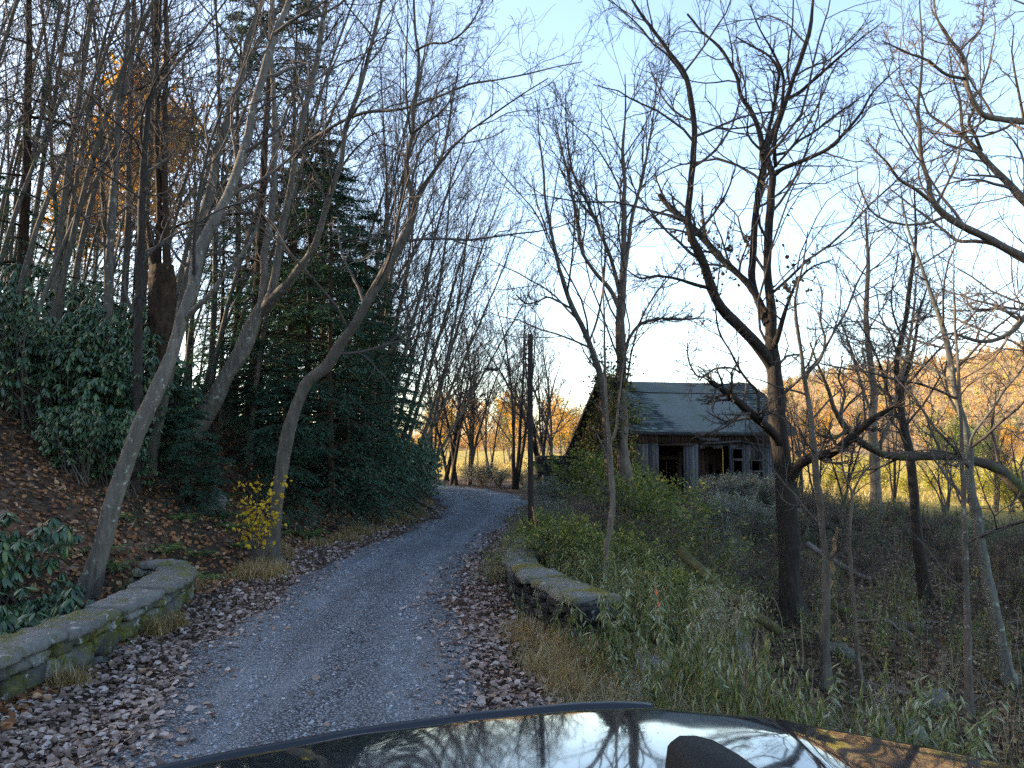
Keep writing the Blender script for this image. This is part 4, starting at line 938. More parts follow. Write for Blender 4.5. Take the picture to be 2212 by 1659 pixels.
for i, (px, D) in enumerate([(1830, 66), (1905, 70), (1960, 58), (2010, 66), (2060, 60), (2120, 56), (2165, 64), (2210, 52), (1780, 66), (1860, 80), (2090, 74), (2180, 48)]):
    copy_tree(a_protos[3], place_px(px, D), rng.uniform(0, 6), rng.uniform(.5, .85), 'yellow green bush catching sun in the meadow', 'sunlit meadow bushes')
# ------------------------------------------------------------------ stone work
def stonemat(name, stops, moss, frost, ms=2.4, mt=.5):
    m, nt, b = newmat(name, .9, .2); g = nt.nodes.new('ShaderNodeNewGeometry'); v = coords(nt)
    c = ramp(nt, g.outputs['Random Per Island'], stops)
    c = mixc(nt, .6, c, ramp(nt, noise(nt, v, 14, 6, .7), [(.3, (.35, .35, .35)), (.7, (1, 1, 1))]), 'MULTIPLY')
    mo = noise(nt, v, ms, 6, .75); c = mixc(nt, ramp(nt, mo, [(mt, (0, 0, 0)), (mt + .09, (1, 1, 1))]), c, ramp(nt, noise(nt, v, 20, 4), [(.3, moss[0]), (.7, moss[1])]))
    fr = noise(nt, v, 6.0, 5, .7); c = mixc(nt, ramp(nt, fr, [(.6, (0, 0, 0)), (.66, (.8, .8, .8))]), c, frost)
    setc(nt, b, c); bump(nt, b, noise(nt, v, 30, 6, .7), .8, .03); return m
STN = [(0, (.045, .045, .045)), (.5, (.10, .098, .092)), (.85, (.17, .168, .155)), (1, (.27, .275, .26))]
M['wall_stone'] = stonemat('wall_stone', STN, ((.04, .045, .012), (.13, .12, .03)), (.36, .38, .36), 1.6, .47)
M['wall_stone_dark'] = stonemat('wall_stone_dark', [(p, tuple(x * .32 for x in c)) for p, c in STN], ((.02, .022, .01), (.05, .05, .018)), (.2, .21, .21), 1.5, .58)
M['cap'] = stonemat('cap', [(0, (.11, .105, .095)), (1, (.19, .18, .165))], ((.06, .062, .02), (.15, .14, .055)), (.34, .34, .31), 1.6, .5)
M['cap_moss'] = stonemat('cap_moss', [(0, (.12, .12, .105)), (1, (.19, .19, .165))], ((.07, .06, .012), (.18, .145, .03)), (.34, .34, .28), 1.1, .5)
M['rock'] = stonemat('rock', [(0, (.10, .10, .095)), (1, (.17, .17, .165))], ((.05, .06, .02), (.1, .1, .03)), (.4, .42, .4), 1.5, .58)

def fine_path(path, step=.06):
    p = np.array(path, float)
    q, _ = resample(np.concatenate([p, np.zeros((len(p), 1))], 1), np.zeros(len(p)), 400)
    s = np.concatenate([[0], np.cumsum(np.linalg.norm(np.diff(q[:, :2], axis=0), axis=1))])
    u = np.arange(0, s[-1], step); return np.stack([np.interp(u, s, q[:, i]) for i in range(2)], -1), u

def _cube(n=4):
    key, V, Q_ = {}, [], []
    g = np.linspace(-1, 1, n + 1)
    def vid(p):
        k = tuple(np.round(p, 5))
        if k not in key: key[k] = len(V); V.append(p)
        return key[k]
    for ax in range(3):
        for sg in (-1, 1):
            for i in range(n):
                for j in range(n):
                    c = []
                    for a, b_ in ((0, 0), (1, 0), (1, 1), (0, 1)):
                        p = [0, 0, 0]; p[ax] = sg; p[(ax + 1) % 3] = g[i + a]; p[(ax + 2) % 3] = g[j + b_]; c.append(vid(p))
                    Q_.append(c if sg > 0 else c[::-1])
    return np.array(V, float), np.array(Q_)
CUBE_V, CUBE_Q = _cube()
def block(c, T, size, rng):
    """a rough angular stone"""
    N2 = np.array([-T[1], T[0]]); B = CUBE_V.copy()
    for _ in range(7):
        a = rng.normal(0, 1, 3); a /= np.linalg.norm(a); d = rng.uniform(1.0, 1.32) * (.8 + .2 * np.abs(a).sum() / 1.73); s_ = B @ a; B = B - np.maximum(0, s_ - d)[:, None] * a
    B = B * (1 + rng.normal(0, .035, B.shape)); B = B * np.array(size) / 2
    W = np.empty_like(B); W[:, :2] = B[:, 0:1] * T + B[:, 1:2] * N2; W[:, 2] = B[:, 2]
    return W + c, CUBE_Q

def stone_wall(name, label, path, thick, zb, zt, capth, mat, capmat, seed, cap_from=0.0, cap_to=1.0, overhang=.05):
    rng = np.random.default_rng(seed); root = thing(name, (path[0][0], path[0][1], 0), label, 'wall')
    o0 = np.array([path[0][0], path[0][1], 0.]); q, u = fine_path(path); Lw = u[-1]
    G_ = Geo(); z = zb; row = 0
    while z < zt - .03:
        h = min(rng.uniform(.1, .24), zt - z); 
        if zt - z - h < .08: h = zt - z
        s = -rng.uniform(0, .3)
        while s < Lw:
            l = rng.uniform(.14, .55); m_ = np.clip(s + l / 2, 0, Lw); i = min(int(m_ / .06), len(q) - 2)
            T = nrm(q[i + 1] - q[i]); c = np.array([*q[i], z + h / 2]) - o0
            c[:2] += rng.normal(0, .015, 2)
            V, T_ = block(c, T, (l * .99, thick * rng.uniform(.9, 1.08), h * rng.uniform(.95, 1.05)), rng); G_.add(V, T_); s += l
        z += h; row += 1
    obj('masonry', G_.mesh('masonry', mat), root)
    # capping: slabs of uneven length
    G_ = Geo(); i0, i1 = int(cap_from * (len(q) - 1)), int(cap_to * (len(q) - 1))
    T = nrm(np.gradient(q, axis=0)); N2 = np.stack([-T[:, 1], T[:, 0]], -1)
    prof = [(-1, -1), (-1.03, -.5), (-1.02, .3), (-.92, .85), (-.6, 1), (-.2, 1.02), (.2, 1.02), (.6, 1), (.92, .85), (1.02, .3), (1.03, -.5), (1, -1)]; k = len(prof); j = i0
    while j < i1 - 3:
        L_ = min(int(rng.uniform(9, 24)), i1 - j); L_ = i1 - j if i1 - j - L_ < 5 else L_
        lift, tl, wid = rng.normal(0, .01), rng.normal(0, .012), rng.uniform(.94, 1.06); V = []; jag = np.cumsum(rng.normal(0, .022, (L_, 2)), axis=0) * .6
        for m_ in range(L_):
            jj = j + m_; e = 1 if 0 < m_ < L_ - 1 else .93
            for a, bz in prof:
                w_ = thick / 2 * wid + overhang + (jag[m_, 0] if a < 0 else jag[m_, 1])
                off_ = (-.42 * .06 if m_ == 0 else (.42 * .06 - .02 if m_ == L_ - 1 else 0))
                p = q[jj] + N2[jj] * (a * w_ * e + rng.normal(0, .011)) + T[jj] * off_
                V.append([*p, zt + capth * (.5 + .5 * bz * e) + lift + tl * (m_ / L_ - .5) + rng.normal(0, .008) + .01 * math.sin(jj * .13)])
        V = np.array(V) - o0; ix = np.arange(L_ * k).reshape(L_, k)
        Qd = np.stack([ix[:-1, :-1], ix[1:, :-1], ix[1:, 1:], ix[:-1, 1:]], -1).reshape(-1, 4); bot = np.stack([ix[:-1, 0], ix[:-1, -1], ix[1:, -1], ix[1:, 0]], -1)
        G_.add(V, np.concatenate([Qd, bot]), [[ix[0, 0], ix[0, i], ix[0, i + 1]] for i in range(1, k - 1)] + [[ix[-1, 0], ix[-1, i + 1], ix[-1, i]] for i in range(1, k - 1)])
        j += L_
    obj('coping', G_.mesh('coping', capmat), root)
    return root
stone_wall('parapet_wall', 'long low mossy stone wall with a pale coping, curving away at its far end', [(-4.85, 1.5), (-4.82, 4), (-4.8, 7), (-4.82, 9.4), (-4.9, 11), (-5.2, 12.1), (-5.75, 12.72), (-6.05, 12.8)], .46, -.5, .4, .1, M['wall_stone'], M['cap'], 21)
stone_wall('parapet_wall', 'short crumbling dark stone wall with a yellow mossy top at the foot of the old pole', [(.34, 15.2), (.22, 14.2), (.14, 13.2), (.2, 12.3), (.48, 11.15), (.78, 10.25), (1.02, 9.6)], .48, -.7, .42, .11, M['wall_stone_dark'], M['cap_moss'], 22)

def rock(name, label, loc, size, seed, mat=None, group=None, cat='rock', flat=1.0):
    rng = np.random.default_rng(seed); n, k = 14, 9; V = []
    for i in range(k):
        ph = PI * (i + .0) / (k - 1)
        for j in range(n):
            th = 2 * PI * j / n; V.append([math.sin(ph) * math.cos(th), math.sin(ph) * math.sin(th), math.cos(ph)])
    V = np.array(V); pl = nrm(rng.normal(0, 1, (11, 3))); dd = rng.uniform(.55, .85, 11)
    for a, d in zip(pl, dd):
        s = V @ a; V = V - np.maximum(0, s - d)[:, None] * a
    V = V * np.array(size) / 2 / .8
    ix = np.arange(n * k).reshape(k, n); Q_ = np.stack([ix[:-1], np.roll(ix[:-1], -1, 1), np.roll(ix[1:], -1, 1), ix[1:]], -1).reshape(-1, 4)[:, ::-1]
    o = obj(name, mesh(name, V, Q_, mat or M['rock'], False)); o.location = loc; o.rotation_euler = (rng.normal(0, .15), rng.normal(0, .15), rng.uniform(0, 6))
    return tag(o, label, cat, group)
def at_ground(px, D, dz=0): 
    x = XP(px, D); return (float(x), float(D), hz(x, D) + dz)
rock('rock', 'flat pale rock fallen from the end of the crumbling wall', (1.5, 8.75, hz(1.5, 8.75) + .1), (.5, .34, .26), 1)
rock('rock', 'tilted grey slab leaning at the edge of the weeds by the mossy log', at_ground(1581, 11.0, .3), (.32, .3, .62), 2)
rock('rock', 'small rounded pale rock on the leafy ground behind the drooping weeds', at_ground(2002, 11.2, .1), (.42, .3, .4), 3)
rock('rock', 'grey boulder in the gully below the thin forked stem', at_ground(1935, 10.4, .05), (.6, .45, .4), 4)
rock('rock', 'low dark rock beside the gully boulder', at_ground(2040, 9.6, .0), (.5, .4, .35), 5)
rock('rock', 'pale boulder on the leafy bank between the leaning trunks', at_ground(466, 18.0, .2), (.75, .5, .55), 6)
rock('rock', 'small stone by the orange stake', at_ground(1418, 8.9, .1), (.3, .25, .25), 7)
rock('rock', 'flat slab lying on the bank below the crumbling wall', (1.25, 12.1, hz(1.25, 12.1) + .35), (.7, .5, .14), 8)
rock('rock', 'mossy lump of stone on the hollow ground beyond the boulder', at_ground(1800, 14, .05), (.6, .5, .35), 9)

def log(name, label, pts, r0, r1, mat, cat='log', sides=10, group=None, knob=.02):
    rng = np.random.default_rng(len(label) * 7); p, r = resample(np.array(pts, float), np.linspace(r0, r1, len(pts)), max(8, len(pts) * 4)); p = p + rng.normal(0, knob, p.shape); base = p[0].copy()
    V, Q_ = tubes([((p - base)[None], (r * (1 + rng.normal(0, .07, len(r))))[None], sides)]); n = len(V)
    G_ = Geo().add(V, Q_); k = sides
    G_.T.append(np.array([[0, (i + 1) % k, i] for i in range(1, k - 1)])); m_ = n - k; G_.T.append(np.array([[m_, m_ + i, m_ + i + 1] for i in range(1, k - 1)]))
    o = obj(name, G_.mesh(name, mat, True)); o.location = base; return tag(o, label, cat, group)
def PG(px, D, dz): a = at_ground(px, D); return [a[0], a[1], a[2] + dz]
M['moss_log'] = barkmat('moss_log', (.035, .034, .016), (.11, .10, .045), (.13, .135, .05), .6, 7, .02)
M['dead_wood'] = barkmat('dead_wood', (.07, .06, .05), (.24, .21, .19), None, 0, 12, .015)
log('fallen_log', 'green mossy log slanting down behind the weeds', [P(1470, 1190, 13.4), P(1560, 1275, 12.5), P(1630, 1328, 11.9), P(1684, 1364, 11.4)], .09, .075, M['moss_log'], knob=.006)
log('fallen_log', 'long grey log lying across the hollow behind the big dark trunk', [PG(1740, 25, .5), PG(1800, 23, .35), PG(1868, 21.5, .15)], .09, .06, M['dead_wood'])
log('fallen_log', 'dark rotten log stretched along the hollow ground', [PG(1800, 17.5, .12), PG(1900, 17, .1), PG(1990, 16.6, .08)], .11, .08, M['bark_moss'])
log('fallen_branch', 'crooked grey branch lying on the leaves beyond the thin forked stem', [PG(1830, 15.2, .3), PG(1900, 14.6, .45), PG(1990, 14.2, .1)], .035, .015, M['dead_wood'], 'branch')
log('fallen_branch', 'dark stick propped in the hollow near the mossy log', [PG(1650, 11.6, .1), PG(1710, 11.2, .3), PG(1800, 10.8, .05)], .025, .012, M['bark_dark'], 'branch')
log('fallen_branch', 'thin pale stick on the bank by the pole like stem', [PG(1990, 9.2, .45), PG(2060, 9, .2), PG(2120, 8.8, .0)], .018, .01, M['dead_wood'], 'branch')
log('fallen_branch', 'bent stick resting on the road edge below the evergreens', [PG(868, 31, .55), PG(900, 29.5, .3), PG(948, 28.2, .03)], .05, .025, M['dead_wood'], 'branch')
log('fallen_branch', 'old dead branch caught on the bank under the leaning trunks', [PG(500, 19.5, .5), PG(560, 19, .5), PG(600, 18.5, .25)], .05, .03, M['bark_brown'], 'branch')
log('fallen_branch', 'long dark bough arching through the green shrub', [PG(1400, 19, .6), PG(1470, 18, 1.0), PG(1530, 17, .9), PG(1560, 16.5, .4)], .04, .015, M['bark_dark'], 'branch')
for i in range(26):
    px, D = RS.uniform(1560, 2230), RS.uniform(9.5, 26); a = RS.uniform(0, 6.28); L = RS.uniform(.5, 1.6); c = at_ground(px, D)
    e = (c[0] + L * math.cos(a), c[1] + L * math.sin(a)); mid = ((c[0] + e[0]) / 2 + RS.normal(0, .1), (c[1] + e[1]) / 2 + RS.normal(0, .1))
    log('stick', 'grey dead stick lying on the leafy hollow ground', [[c[0], c[1], c[2] + .05], [mid[0], mid[1], hz(*mid) + RS.uniform(.08, .22)], [e[0], e[1], hz(*e) + RS.uniform(.02, .3)]], .018, .008, M['dead_wood'] if i % 2 else M['bark_wood'], 'stick', 5, 'sticks on the hollow ground')
log('broken_stump', 'splintered tan stub of a snapped stem beside the thin forked grey stem', [P(1788, 1290, 13), P(1793, 1235, 13), P(1803, 1170, 12.9), P(1808, 1136, 12.8)], .05, .018, plainmat('split_wood', (.2, .13, .07), .9, .5, 12), 'stump')
# uprooted stump with its root arms
r_ = thing('uprooted_stump', PG(1755, 27, 0), 'dark uprooted stump with broken roots behind the big dark trunk', 'stump')
G_ = Geo(); G_.tube([[0, 0, -.2], [.1, 0, .3], [.3, .1, .7]], [.35, .3, .2], 10); obj('bole', G_.mesh('bole', M['bark_dark'], True), r_)
for k in range(7):
    a = k * .9; G_ = Geo(); G_.tube([[.2, 0, .5], [.2 + .4 * math.cos(a), .3 * math.sin(a), .6 + .2 * math.sin(k)], [.2 + .9 * math.cos(a), .6 * math.sin(a), .5 + .5 * math.sin(k * 1.7)]], [.1, .07, .02], 6); obj('root', G_.mesh('root', M['bark_dark'], True), r_)

# ------------------------------------------------------------------ old pole, wire, stake
pb = np.array([XP(1146, 15.9), 15.9, -.35]); pt = P(1145, 722, 15.9)
r_ = thing('utility_pole', pb, 'weathered old wooden pole with rusty pegs near its top, no wires crossing', 'pole')
M['pole'] = barkmat('pole', (.012, .010, .009), (.06, .05, .044), None, 0, 14, .01)
G_ = Geo(); hgt_ = pt[2] - pb[2]; zz = np.linspace(0, 1, 12)
G_.tube([[.004 * math.sin(7 * z), 0, z * hgt_] for z in zz], [.064 - .012 * z for z in zz], 12); n_ = G_.n; G_.T.append(np.array([[n_ - 12, n_ - 12 + i, n_ - 12 + i + 1] for i in range(1, 11)]))
obj('shaft', G_.mesh('shaft', M['pole']), r_)
M['rust'] = plainmat('rust', (.05, .035, .03), .7)
for y in (735, 745, 754, 764, 774):
    z = P(1145, y, 15.9)[2] - pb[2]; G_ = Geo(); G_.tube([[-.03, 0, z], [-.1, -.01, z - .005]], [.012, .012], 6); G_.tube([[-.09, -.01, z - .02], [-.1, -.01, z], [-.1, -.01, z + .03]], [.02, .026, .012], 8)
    obj('peg', G_.mesh('peg', M['rust']), r_)
G_ = Geo(); z = P(1145, 776, 15.9)[2] - pb[2]; G_.tube([[.062 * math.cos(a), .062 * math.sin(a), z + .02 * math.sin(a * 2)] for a in np.linspace(0, 6.3, 14)], [.008] * 14, 5)
obj('collar', G_.mesh('collar', M['rust']), r_)
a = P(1141, 783, 15.9); b_ = P(1052, 796, 26); n_ = 14
pts = [a + (b_ - a) * t - np.array([0, 0, .25 * t * (1 - t)]) for t in np.linspace(0, 1, n_)]
r_ = thing('sagging_wire', a, 'slack old wire running from the pole into the roadside trees, strung with dark insulators', 'wire')
G_ = Geo(); G_.tube(np.array(pts) - a, [.006] * n_, 4); obj('strand', G_.mesh('strand', M['rust']), r_)
for t in (.35, .68, .82, .95):
    c = a + (b_ - a) * t - np.array([0, 0, .25 * t * (1 - t)]) - a; G_ = Geo(); G_.tube([c + [0, 0, -.07], c + [0, 0, -.02], c + [0, 0, .02], c + [0, 0, .06]], [.05, .07, .045, .02], 8); obj('insulator', G_.mesh('insulator', M['rust']), r_)
r_ = log('guy_strap', 'rusty orange strap slanting down from the pole to the wall end', [P(1150, 1095, 15.7), P(1157, 1140, 15.4), P(1165, 1170, 15.1)], .012, .012, plainmat('strap', (.42, .16, .06), .8), 'strap', 6, knob=.002)
st_t, st_b = P(1416, 1276, 9.3), P(1444, 1418, 9.3)
r_ = thing('marker_stake', st_b, 'thin leaning survey stake tied with bright orange tape among the weeds', 'stake')
G_ = Geo(); d_ = st_t - st_b; G_.tube([d_ * -.2, d_ * .5, d_], [.011, .009, .008], 6); obj('rod', G_.mesh('rod', plainmat('stake_wood', (.32, .24, .15), .8)), r_)
M['tape'] = plainmat('tape', (.75, .14, .05), .5)
for t0, t1 in ((.93, 1.02), (.74, .84), (.26, .42), (.05, .14)):
    G_ = Geo(); G_.tube([d_ * t0, d_ * (t0 + t1) / 2 + [.008, 0, 0], d_ * t1], [.009, .015, .008], 6); obj('tape', G_.mesh('tape', M['tape']), r_)

# ------------------------------------------------------------------ barn
A = np.array([6.36, 40.0]); Ub = np.array([8.5, 2.2]) / math.hypot(8.5, 2.2); Vb = np.array([-2.2, 8.5]) / math.hypot(8.5, 2.2); WB = 9.0; DB = 10.4
ZB = -.55
def BW(u, v, z): return np.array([*(A + Ub * u + Vb * v), z - (.05 * (z - 1) * math.sin(PI * min(1, max(0, u / 9.0))) ** 2 + .03 * math.sin(u * 1.9 + v) * .5 if z > 1.5 else 0)])
def BF(px, py):  # place on the front wall seen at a pixel
    d = P(px, py, 1.0) - [0, 0, EYE]; k = -(A[0] * Vb[0] + A[1] * Vb[1]); t = -k / (d[0] * Vb[0] + d[1] * Vb[1]); p = np.array([0, 0, EYE]) + d * t
    return float((p[:2] - A) @ Ub), float(p[2])
barn = thing('barn', (A[0], A[1], 0), 'weathered grey barn with a slate roof, its near end smothered in vines', 'barn')
o0 = np.array([A[0], A[1], 0.])
def woodmat(name, stops):
    m, nt, b = newmat(name, .9, .15); g = nt.nodes.new('ShaderNodeNewGeometry'); c = ramp(nt, g.outputs['Random Per Island'], stops); v = coords(nt, (3, 3, .5))
    n = noise(nt, v, 6, 6, .7); c = mixc(nt, .8, c, ramp(nt, n, [(.3, (.4, .4, .4)), (.7, (1, 1, 1))]), 'MULTIPLY'); setc(nt, b, c); bump(nt, b, n, .7, .02); return m
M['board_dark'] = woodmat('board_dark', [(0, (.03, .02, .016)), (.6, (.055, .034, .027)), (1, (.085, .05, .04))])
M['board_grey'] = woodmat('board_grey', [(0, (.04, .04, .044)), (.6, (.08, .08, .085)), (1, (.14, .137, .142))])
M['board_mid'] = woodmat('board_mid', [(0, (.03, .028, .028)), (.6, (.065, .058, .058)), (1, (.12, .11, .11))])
ZE = 3.12
def boards(u0, u1, z0, z1, mat, name, holes=(), v=0.0, w=.19, th=.03, seed=0, gap=.05, along='u', miss=0.0):
    rng = np.random.default_rng(seed); G_ = Geo(); u = u0
    while u < u1 - .02:
        ww = min(w * rng.uniform(.8, 1.2), u1 - u); uc = u + ww / 2
        segs = [(z0 + rng.uniform(-.03, .05), z1(uc) if callable(z1) else z1)]
        for h in holes:
            if h[0] < uc < h[1]:
                ns = []
                for a_, b_ in segs:
                    if h[2] > a_: ns.append((a_, min(b_, h[2])))
                    if h[3] < b_: ns.append((max(a_, h[3]), b_))
                segs = [s for s in ns if s[1] - s[0] > .03]
        if rng.random() < miss: segs = [(s[0] + (s[1] - s[0]) * rng.uniform(.3, .7), s[1]) for s in segs]
        for a_, b_ in segs:
            vv = v + rng.normal(0, .008)
            c = (BW(uc, vv, (a_ + b_) / 2) if along == 'u' else BW(vv, uc, (a_ + b_) / 2)) - o0
            ang = math.atan2(Ub[1], Ub[0]) + (0 if along == 'u' else PI / 2)
            G_.box(c, (ww * (1 - gap), th, b_ - a_), rz=ang)
        u += ww
    o = obj(name, G_.mesh(name, mat), barn); return o
def hole(x0, x1, y0, y1):
    (ua, za), (ub, zb_) = BF(x0, y1), BF(x1, y0); return (ua, ub, za, zb_)
door_h = hole(1428, 1474, 962, 1075); rec = hole(1496, 1574, 966, 1075); dw = hole(1584, 1600, 995, 1075); tr = hole(1581, 1600, 969, 990); wn = hole(1622, 1642, 995, 1017)
zs = BF(1520, 958)[1]
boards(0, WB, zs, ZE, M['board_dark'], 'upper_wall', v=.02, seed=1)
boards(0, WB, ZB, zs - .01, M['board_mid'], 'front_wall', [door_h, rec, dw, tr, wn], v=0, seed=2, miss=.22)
u_post = BF(1480, 1000)[0]
boards(u_post, u_post + .75, ZB, zs - .03, M['board_grey'], 'wall_panel', v=-.06, seed=3)
boards(BF(1603, 1000)[0], BF(1619, 1000)[0], ZB, zs - .05, M['board_grey'], 'wall_panel', v=-.06, seed=4, w=.15)
boards(BF(1644, 1000)[0], WB, ZB, zs - .2, M['board_grey'], 'wall_panel', v=-.06, seed=5, w=.16)
boards(BF(1576, 1000)[0], BF(1583, 1000)[0], ZB, zs - .05, M['board_grey'], 'wall_panel', v=-.06, seed=6, w=.1)
# recess behind the missing boards
boards(rec[0] - .2, rec[1] + .3, ZB, zs, M['board_dark'], 'inner_wall', v=1.3, seed=7, w=.24, miss=.15)
# window and door frames
def frame(h, nm, t=.07):
    G_ = Geo(); ang = math.atan2(Ub[1], Ub[0])
    for (ua, ub, za, zb_) in ((h[0] - t, h[0], h[2], h[3]), (h[1], h[1] + t, h[2], h[3]), (h[0] - t, h[1] + t, h[3], h[3] + t), (h[0] - t * 1.4, h[1] + t * 1.4, h[2] - t, h[2])):
        G_.box(BW((ua + ub) / 2, -.1, (za + zb_) / 2) - o0, (ub - ua, .06, zb_ - za), rz=ang)
    return obj(nm, G_.mesh(nm, M['board_mid']), barn)
frame(wn, 'window_frame'); frame((dw[0], dw[1], ZB, dw[3]), 'door_frame'); frame(tr, 'transom_frame', .05)
# gable end, side and back walls
def roofz(v):  # gambrel front, long rear slope
    return float(np.interp(v, [-.35, 2.75, 4.4, DB + .3], [3.0, 5.3, 6.0, 1.35]))
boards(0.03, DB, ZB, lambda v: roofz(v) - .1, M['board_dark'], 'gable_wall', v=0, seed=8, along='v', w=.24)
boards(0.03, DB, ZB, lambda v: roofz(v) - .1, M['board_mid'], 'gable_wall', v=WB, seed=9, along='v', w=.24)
boards(0, WB, ZB, 1.4, M['board_dark'], 'rear_wall', v=DB, seed=10, w=.3)
# roof: rows of slates
m, nt, b = newmat('slate', .92, .12); g_ = nt.nodes.new('ShaderNodeNewGeometry'); v_ = coords(nt)
c = ramp(nt, g_.outputs['Random Per Island'], [(0, (.03, .038, .042)), (.45, (.07, .083, .086)), (.85, (.115, .128, .128)), (1, (.19, .2, .19))])
c = mixc(nt, ramp(nt, noise(nt, v_, .9, 5, .7), [(.48, (0, 0, 0)), (.68, (.7, .7, .7))]), c, (.075, .1, .06)); setc(nt, b, c); bump(nt, b, noise(nt, v_, 9, 4), .4, .02)
M['slate'] = m
def slates(v0, z0, v1, z1, nm, seed):
    rng = np.random.default_rng(seed); L = math.hypot(v1 - v0, z1 - z0); n = int(L / .2); G_ = Geo(); dv, dz = (v1 - v0) / L, (z1 - z0) / L
    Vs, Qs = [], []
    for i in range(n + 1):
        a0 = i * L / n; a1 = min(a0 + .3, L + .03); u = -.35 - rng.uniform(0, .25)
        while u < WB + .35:
            ww = rng.uniform(.22, .34); ua, ub = max(u, -.35), min(u + ww * .97, WB + .35)
            if ub - ua > .04:
                s0 = a0 + rng.normal(0, .008); lift = .045 + rng.normal(0, .009)
                for (uu, aa, l) in ((ua, s0, lift), (ub, s0, lift + rng.normal(0, .003)), (ub, a1, 0), (ua, a1, 0)):
                    Vs.append(BW(uu, v0 + dv * aa - dz * l, z0 + dz * aa + abs(dv) * l) - o0)
            u += ww
    Vs = np.array(Vs); Q_ = np.arange(len(Vs)).reshape(-1, 4)
    deck = [BW(-.33, v0, z0 - .03) - o0, BW(WB + .33, v0, z0 - .03) - o0, BW(WB + .33, v1, z1 - .03) - o0, BW(-.33, v1, z1 - .03) - o0]
    G_.add(Vs, Q_); G_.add(deck, [[0, 1, 2, 3]])
    return obj(nm, G_.mesh(nm, M['slate']), barn)
slates(-.35, 3.05, 2.75, 5.34, 'roof', 31); slates(2.7, 5.37, 4.42, 6.08, 'roof', 32); slates(DB + .3, 1.4, 4.38, 6.08, 'roof', 33)
G_ = Geo(); G_.beam(BW(-.37, -.33, 2.98) - o0, BW(WB + .37, -.33, 2.98) - o0, .05, .17); G_.beam(BW(-.37, -.1, 2.88) - o0, BW(WB + .3, -.1, 2.86) - o0, .22, .05); obj('eave_board', G_.mesh('eave_board', M['board_grey']), barn)
for uu in (-.37, WB + .37):
    G_ = Geo(); 
    for (a_, b_) in ((-.35, 2.75), (2.75, 4.4), (4.4, DB + .3)): G_.beam(BW(uu, a_, roofz(a_) + .0) - o0, BW(uu, b_, roofz(b_)) - o0, .05, .2)
    obj('rake_board', G_.mesh('rake_board', M['board_mid']), barn)
# hanging planks and the sagging lean-to edge
for (x0, y0, x1, y1, h, m_) in ((1507, 945, 1548, 946, .16, 'board_grey'), (1512, 956, 1597, 951, .1, 'board_grey'), (1598, 952, 1668, 966, .09, 'board_mid'), (1420, 960, 1500, 957, .1, 'board_dark')):
    ua, za = BF(x0, y0); ub, zb_ = BF(x1, y1); G_ = Geo(); G_.beam(BW(ua, -.16, za) - o0, BW(ub, -.2, zb_) - o0, .04, h); obj('loose_plank', G_.mesh('loose_plank', M[m_]), barn)
G_ = Geo(); G_.box(BW(WB / 2, DB / 2, ZB + .05) - o0, (WB - .2, DB - .2, .1), rz=math.atan2(Ub[1], Ub[0])); obj('barn_floor', G_.mesh('barn_floor', plainmat('dirt', (.05, .04, .03), .95)), barn)

# collapsed boards before the barn
pile = PG(1605, 34, 0); r_ = thing('board_pile', pile, 'collapsed heap of grey roof boards in front of the barn', 'boards')
for i in range(16):
    G_ = Geo(); G_.box([RS.uniform(-1.2, 1.2), RS.uniform(-.5, .6), .12 + .045 * i + RS.uniform(0, .05)], (RS.uniform(1.0, 2.2), RS.uniform(.12, .26), .03), rz=RS.normal(0, .5), rx=RS.normal(0, .12), ry=RS.normal(0, .16)); obj('board', G_.mesh('board', M['board_grey'] if i % 3 else M['board_mid']), r_)
# ruined shed wall
a = np.array(at_ground(1160, 43)); b_ = np.array(at_ground(1250, 45))
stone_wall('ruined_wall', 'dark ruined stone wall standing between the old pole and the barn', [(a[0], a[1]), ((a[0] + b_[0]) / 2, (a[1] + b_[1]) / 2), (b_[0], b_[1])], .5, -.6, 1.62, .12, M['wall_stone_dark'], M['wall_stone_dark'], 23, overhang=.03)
log('fence_post', 'short grey fence post before the ruined stone wall', [PG(1173, 38, -.2), PG(1173, 38, .5), PG(1173, 38, .88)], .06, .055, M['dead_wood'], 'post', 8, knob=.004)

# ------------------------------------------------------------------ the parked truck whose bonnet shows
m, nt, b = newmat('car_paint', .06, .5); setc(nt, b, (.012, .015, .022)); b.inputs['Coat Weight'].default_value = 1.0; b.inputs['Coat Roughness'].default_value = .02; b.inputs['Coat IOR'].default_value = 1.6
b.inputs['Metallic'].default_value = .0; b.inputs['IOR'].default_value = 1.6
bump(nt, b, noise(nt, coords(nt, (1, 1, 1)), 9.0, 2), .012, .02)
dn = noise(nt, coords(nt), 55.0, 6, .8); dl = noise(nt, coords(nt), 3.0, 5, .7)
b.inputs['Coat Roughness'].default_value = .02; rr_ = nd(nt, 'ShaderNodeMapRange'); nt.links.new(dl, rr_.inputs[0]); rr_.inputs[1].default_value = .35; rr_.inputs[2].default_value = .75; rr_.inputs[3].default_value = .01; rr_.inputs[4].default_value = .09; nt.links.new(rr_.outputs[0], b.inputs['Coat Roughness'])
dst = nt.nodes.new('ShaderNodeBsdfDiffuse'); dst.inputs['Color'].default_value = (.3, .28, .25, 1)
mx_ = nt.nodes.new('ShaderNodeMixShader'); nt.links.new(mth(nt, 'MULTIPLY', ramp(nt, dn, [(.5, (.12, .12, .12)), (.68, (.75, .75, .75))]), mth(nt, 'MULTIPLY', dl, .22)), mx_.inputs[0]); nt.links.new(b.outputs[0], mx_.inputs[1]); nt.links.new(dst.outputs[0], mx_.inputs[2]); nt.links.new(mx_.outputs[0], nt.nodes['Material Output'].inputs['Surface'])
M['paint'] = m
m, nt, b = newmat('black_trim', .42, .4); setc(nt, b, (.012, .014, .02)); M['trim'] = m
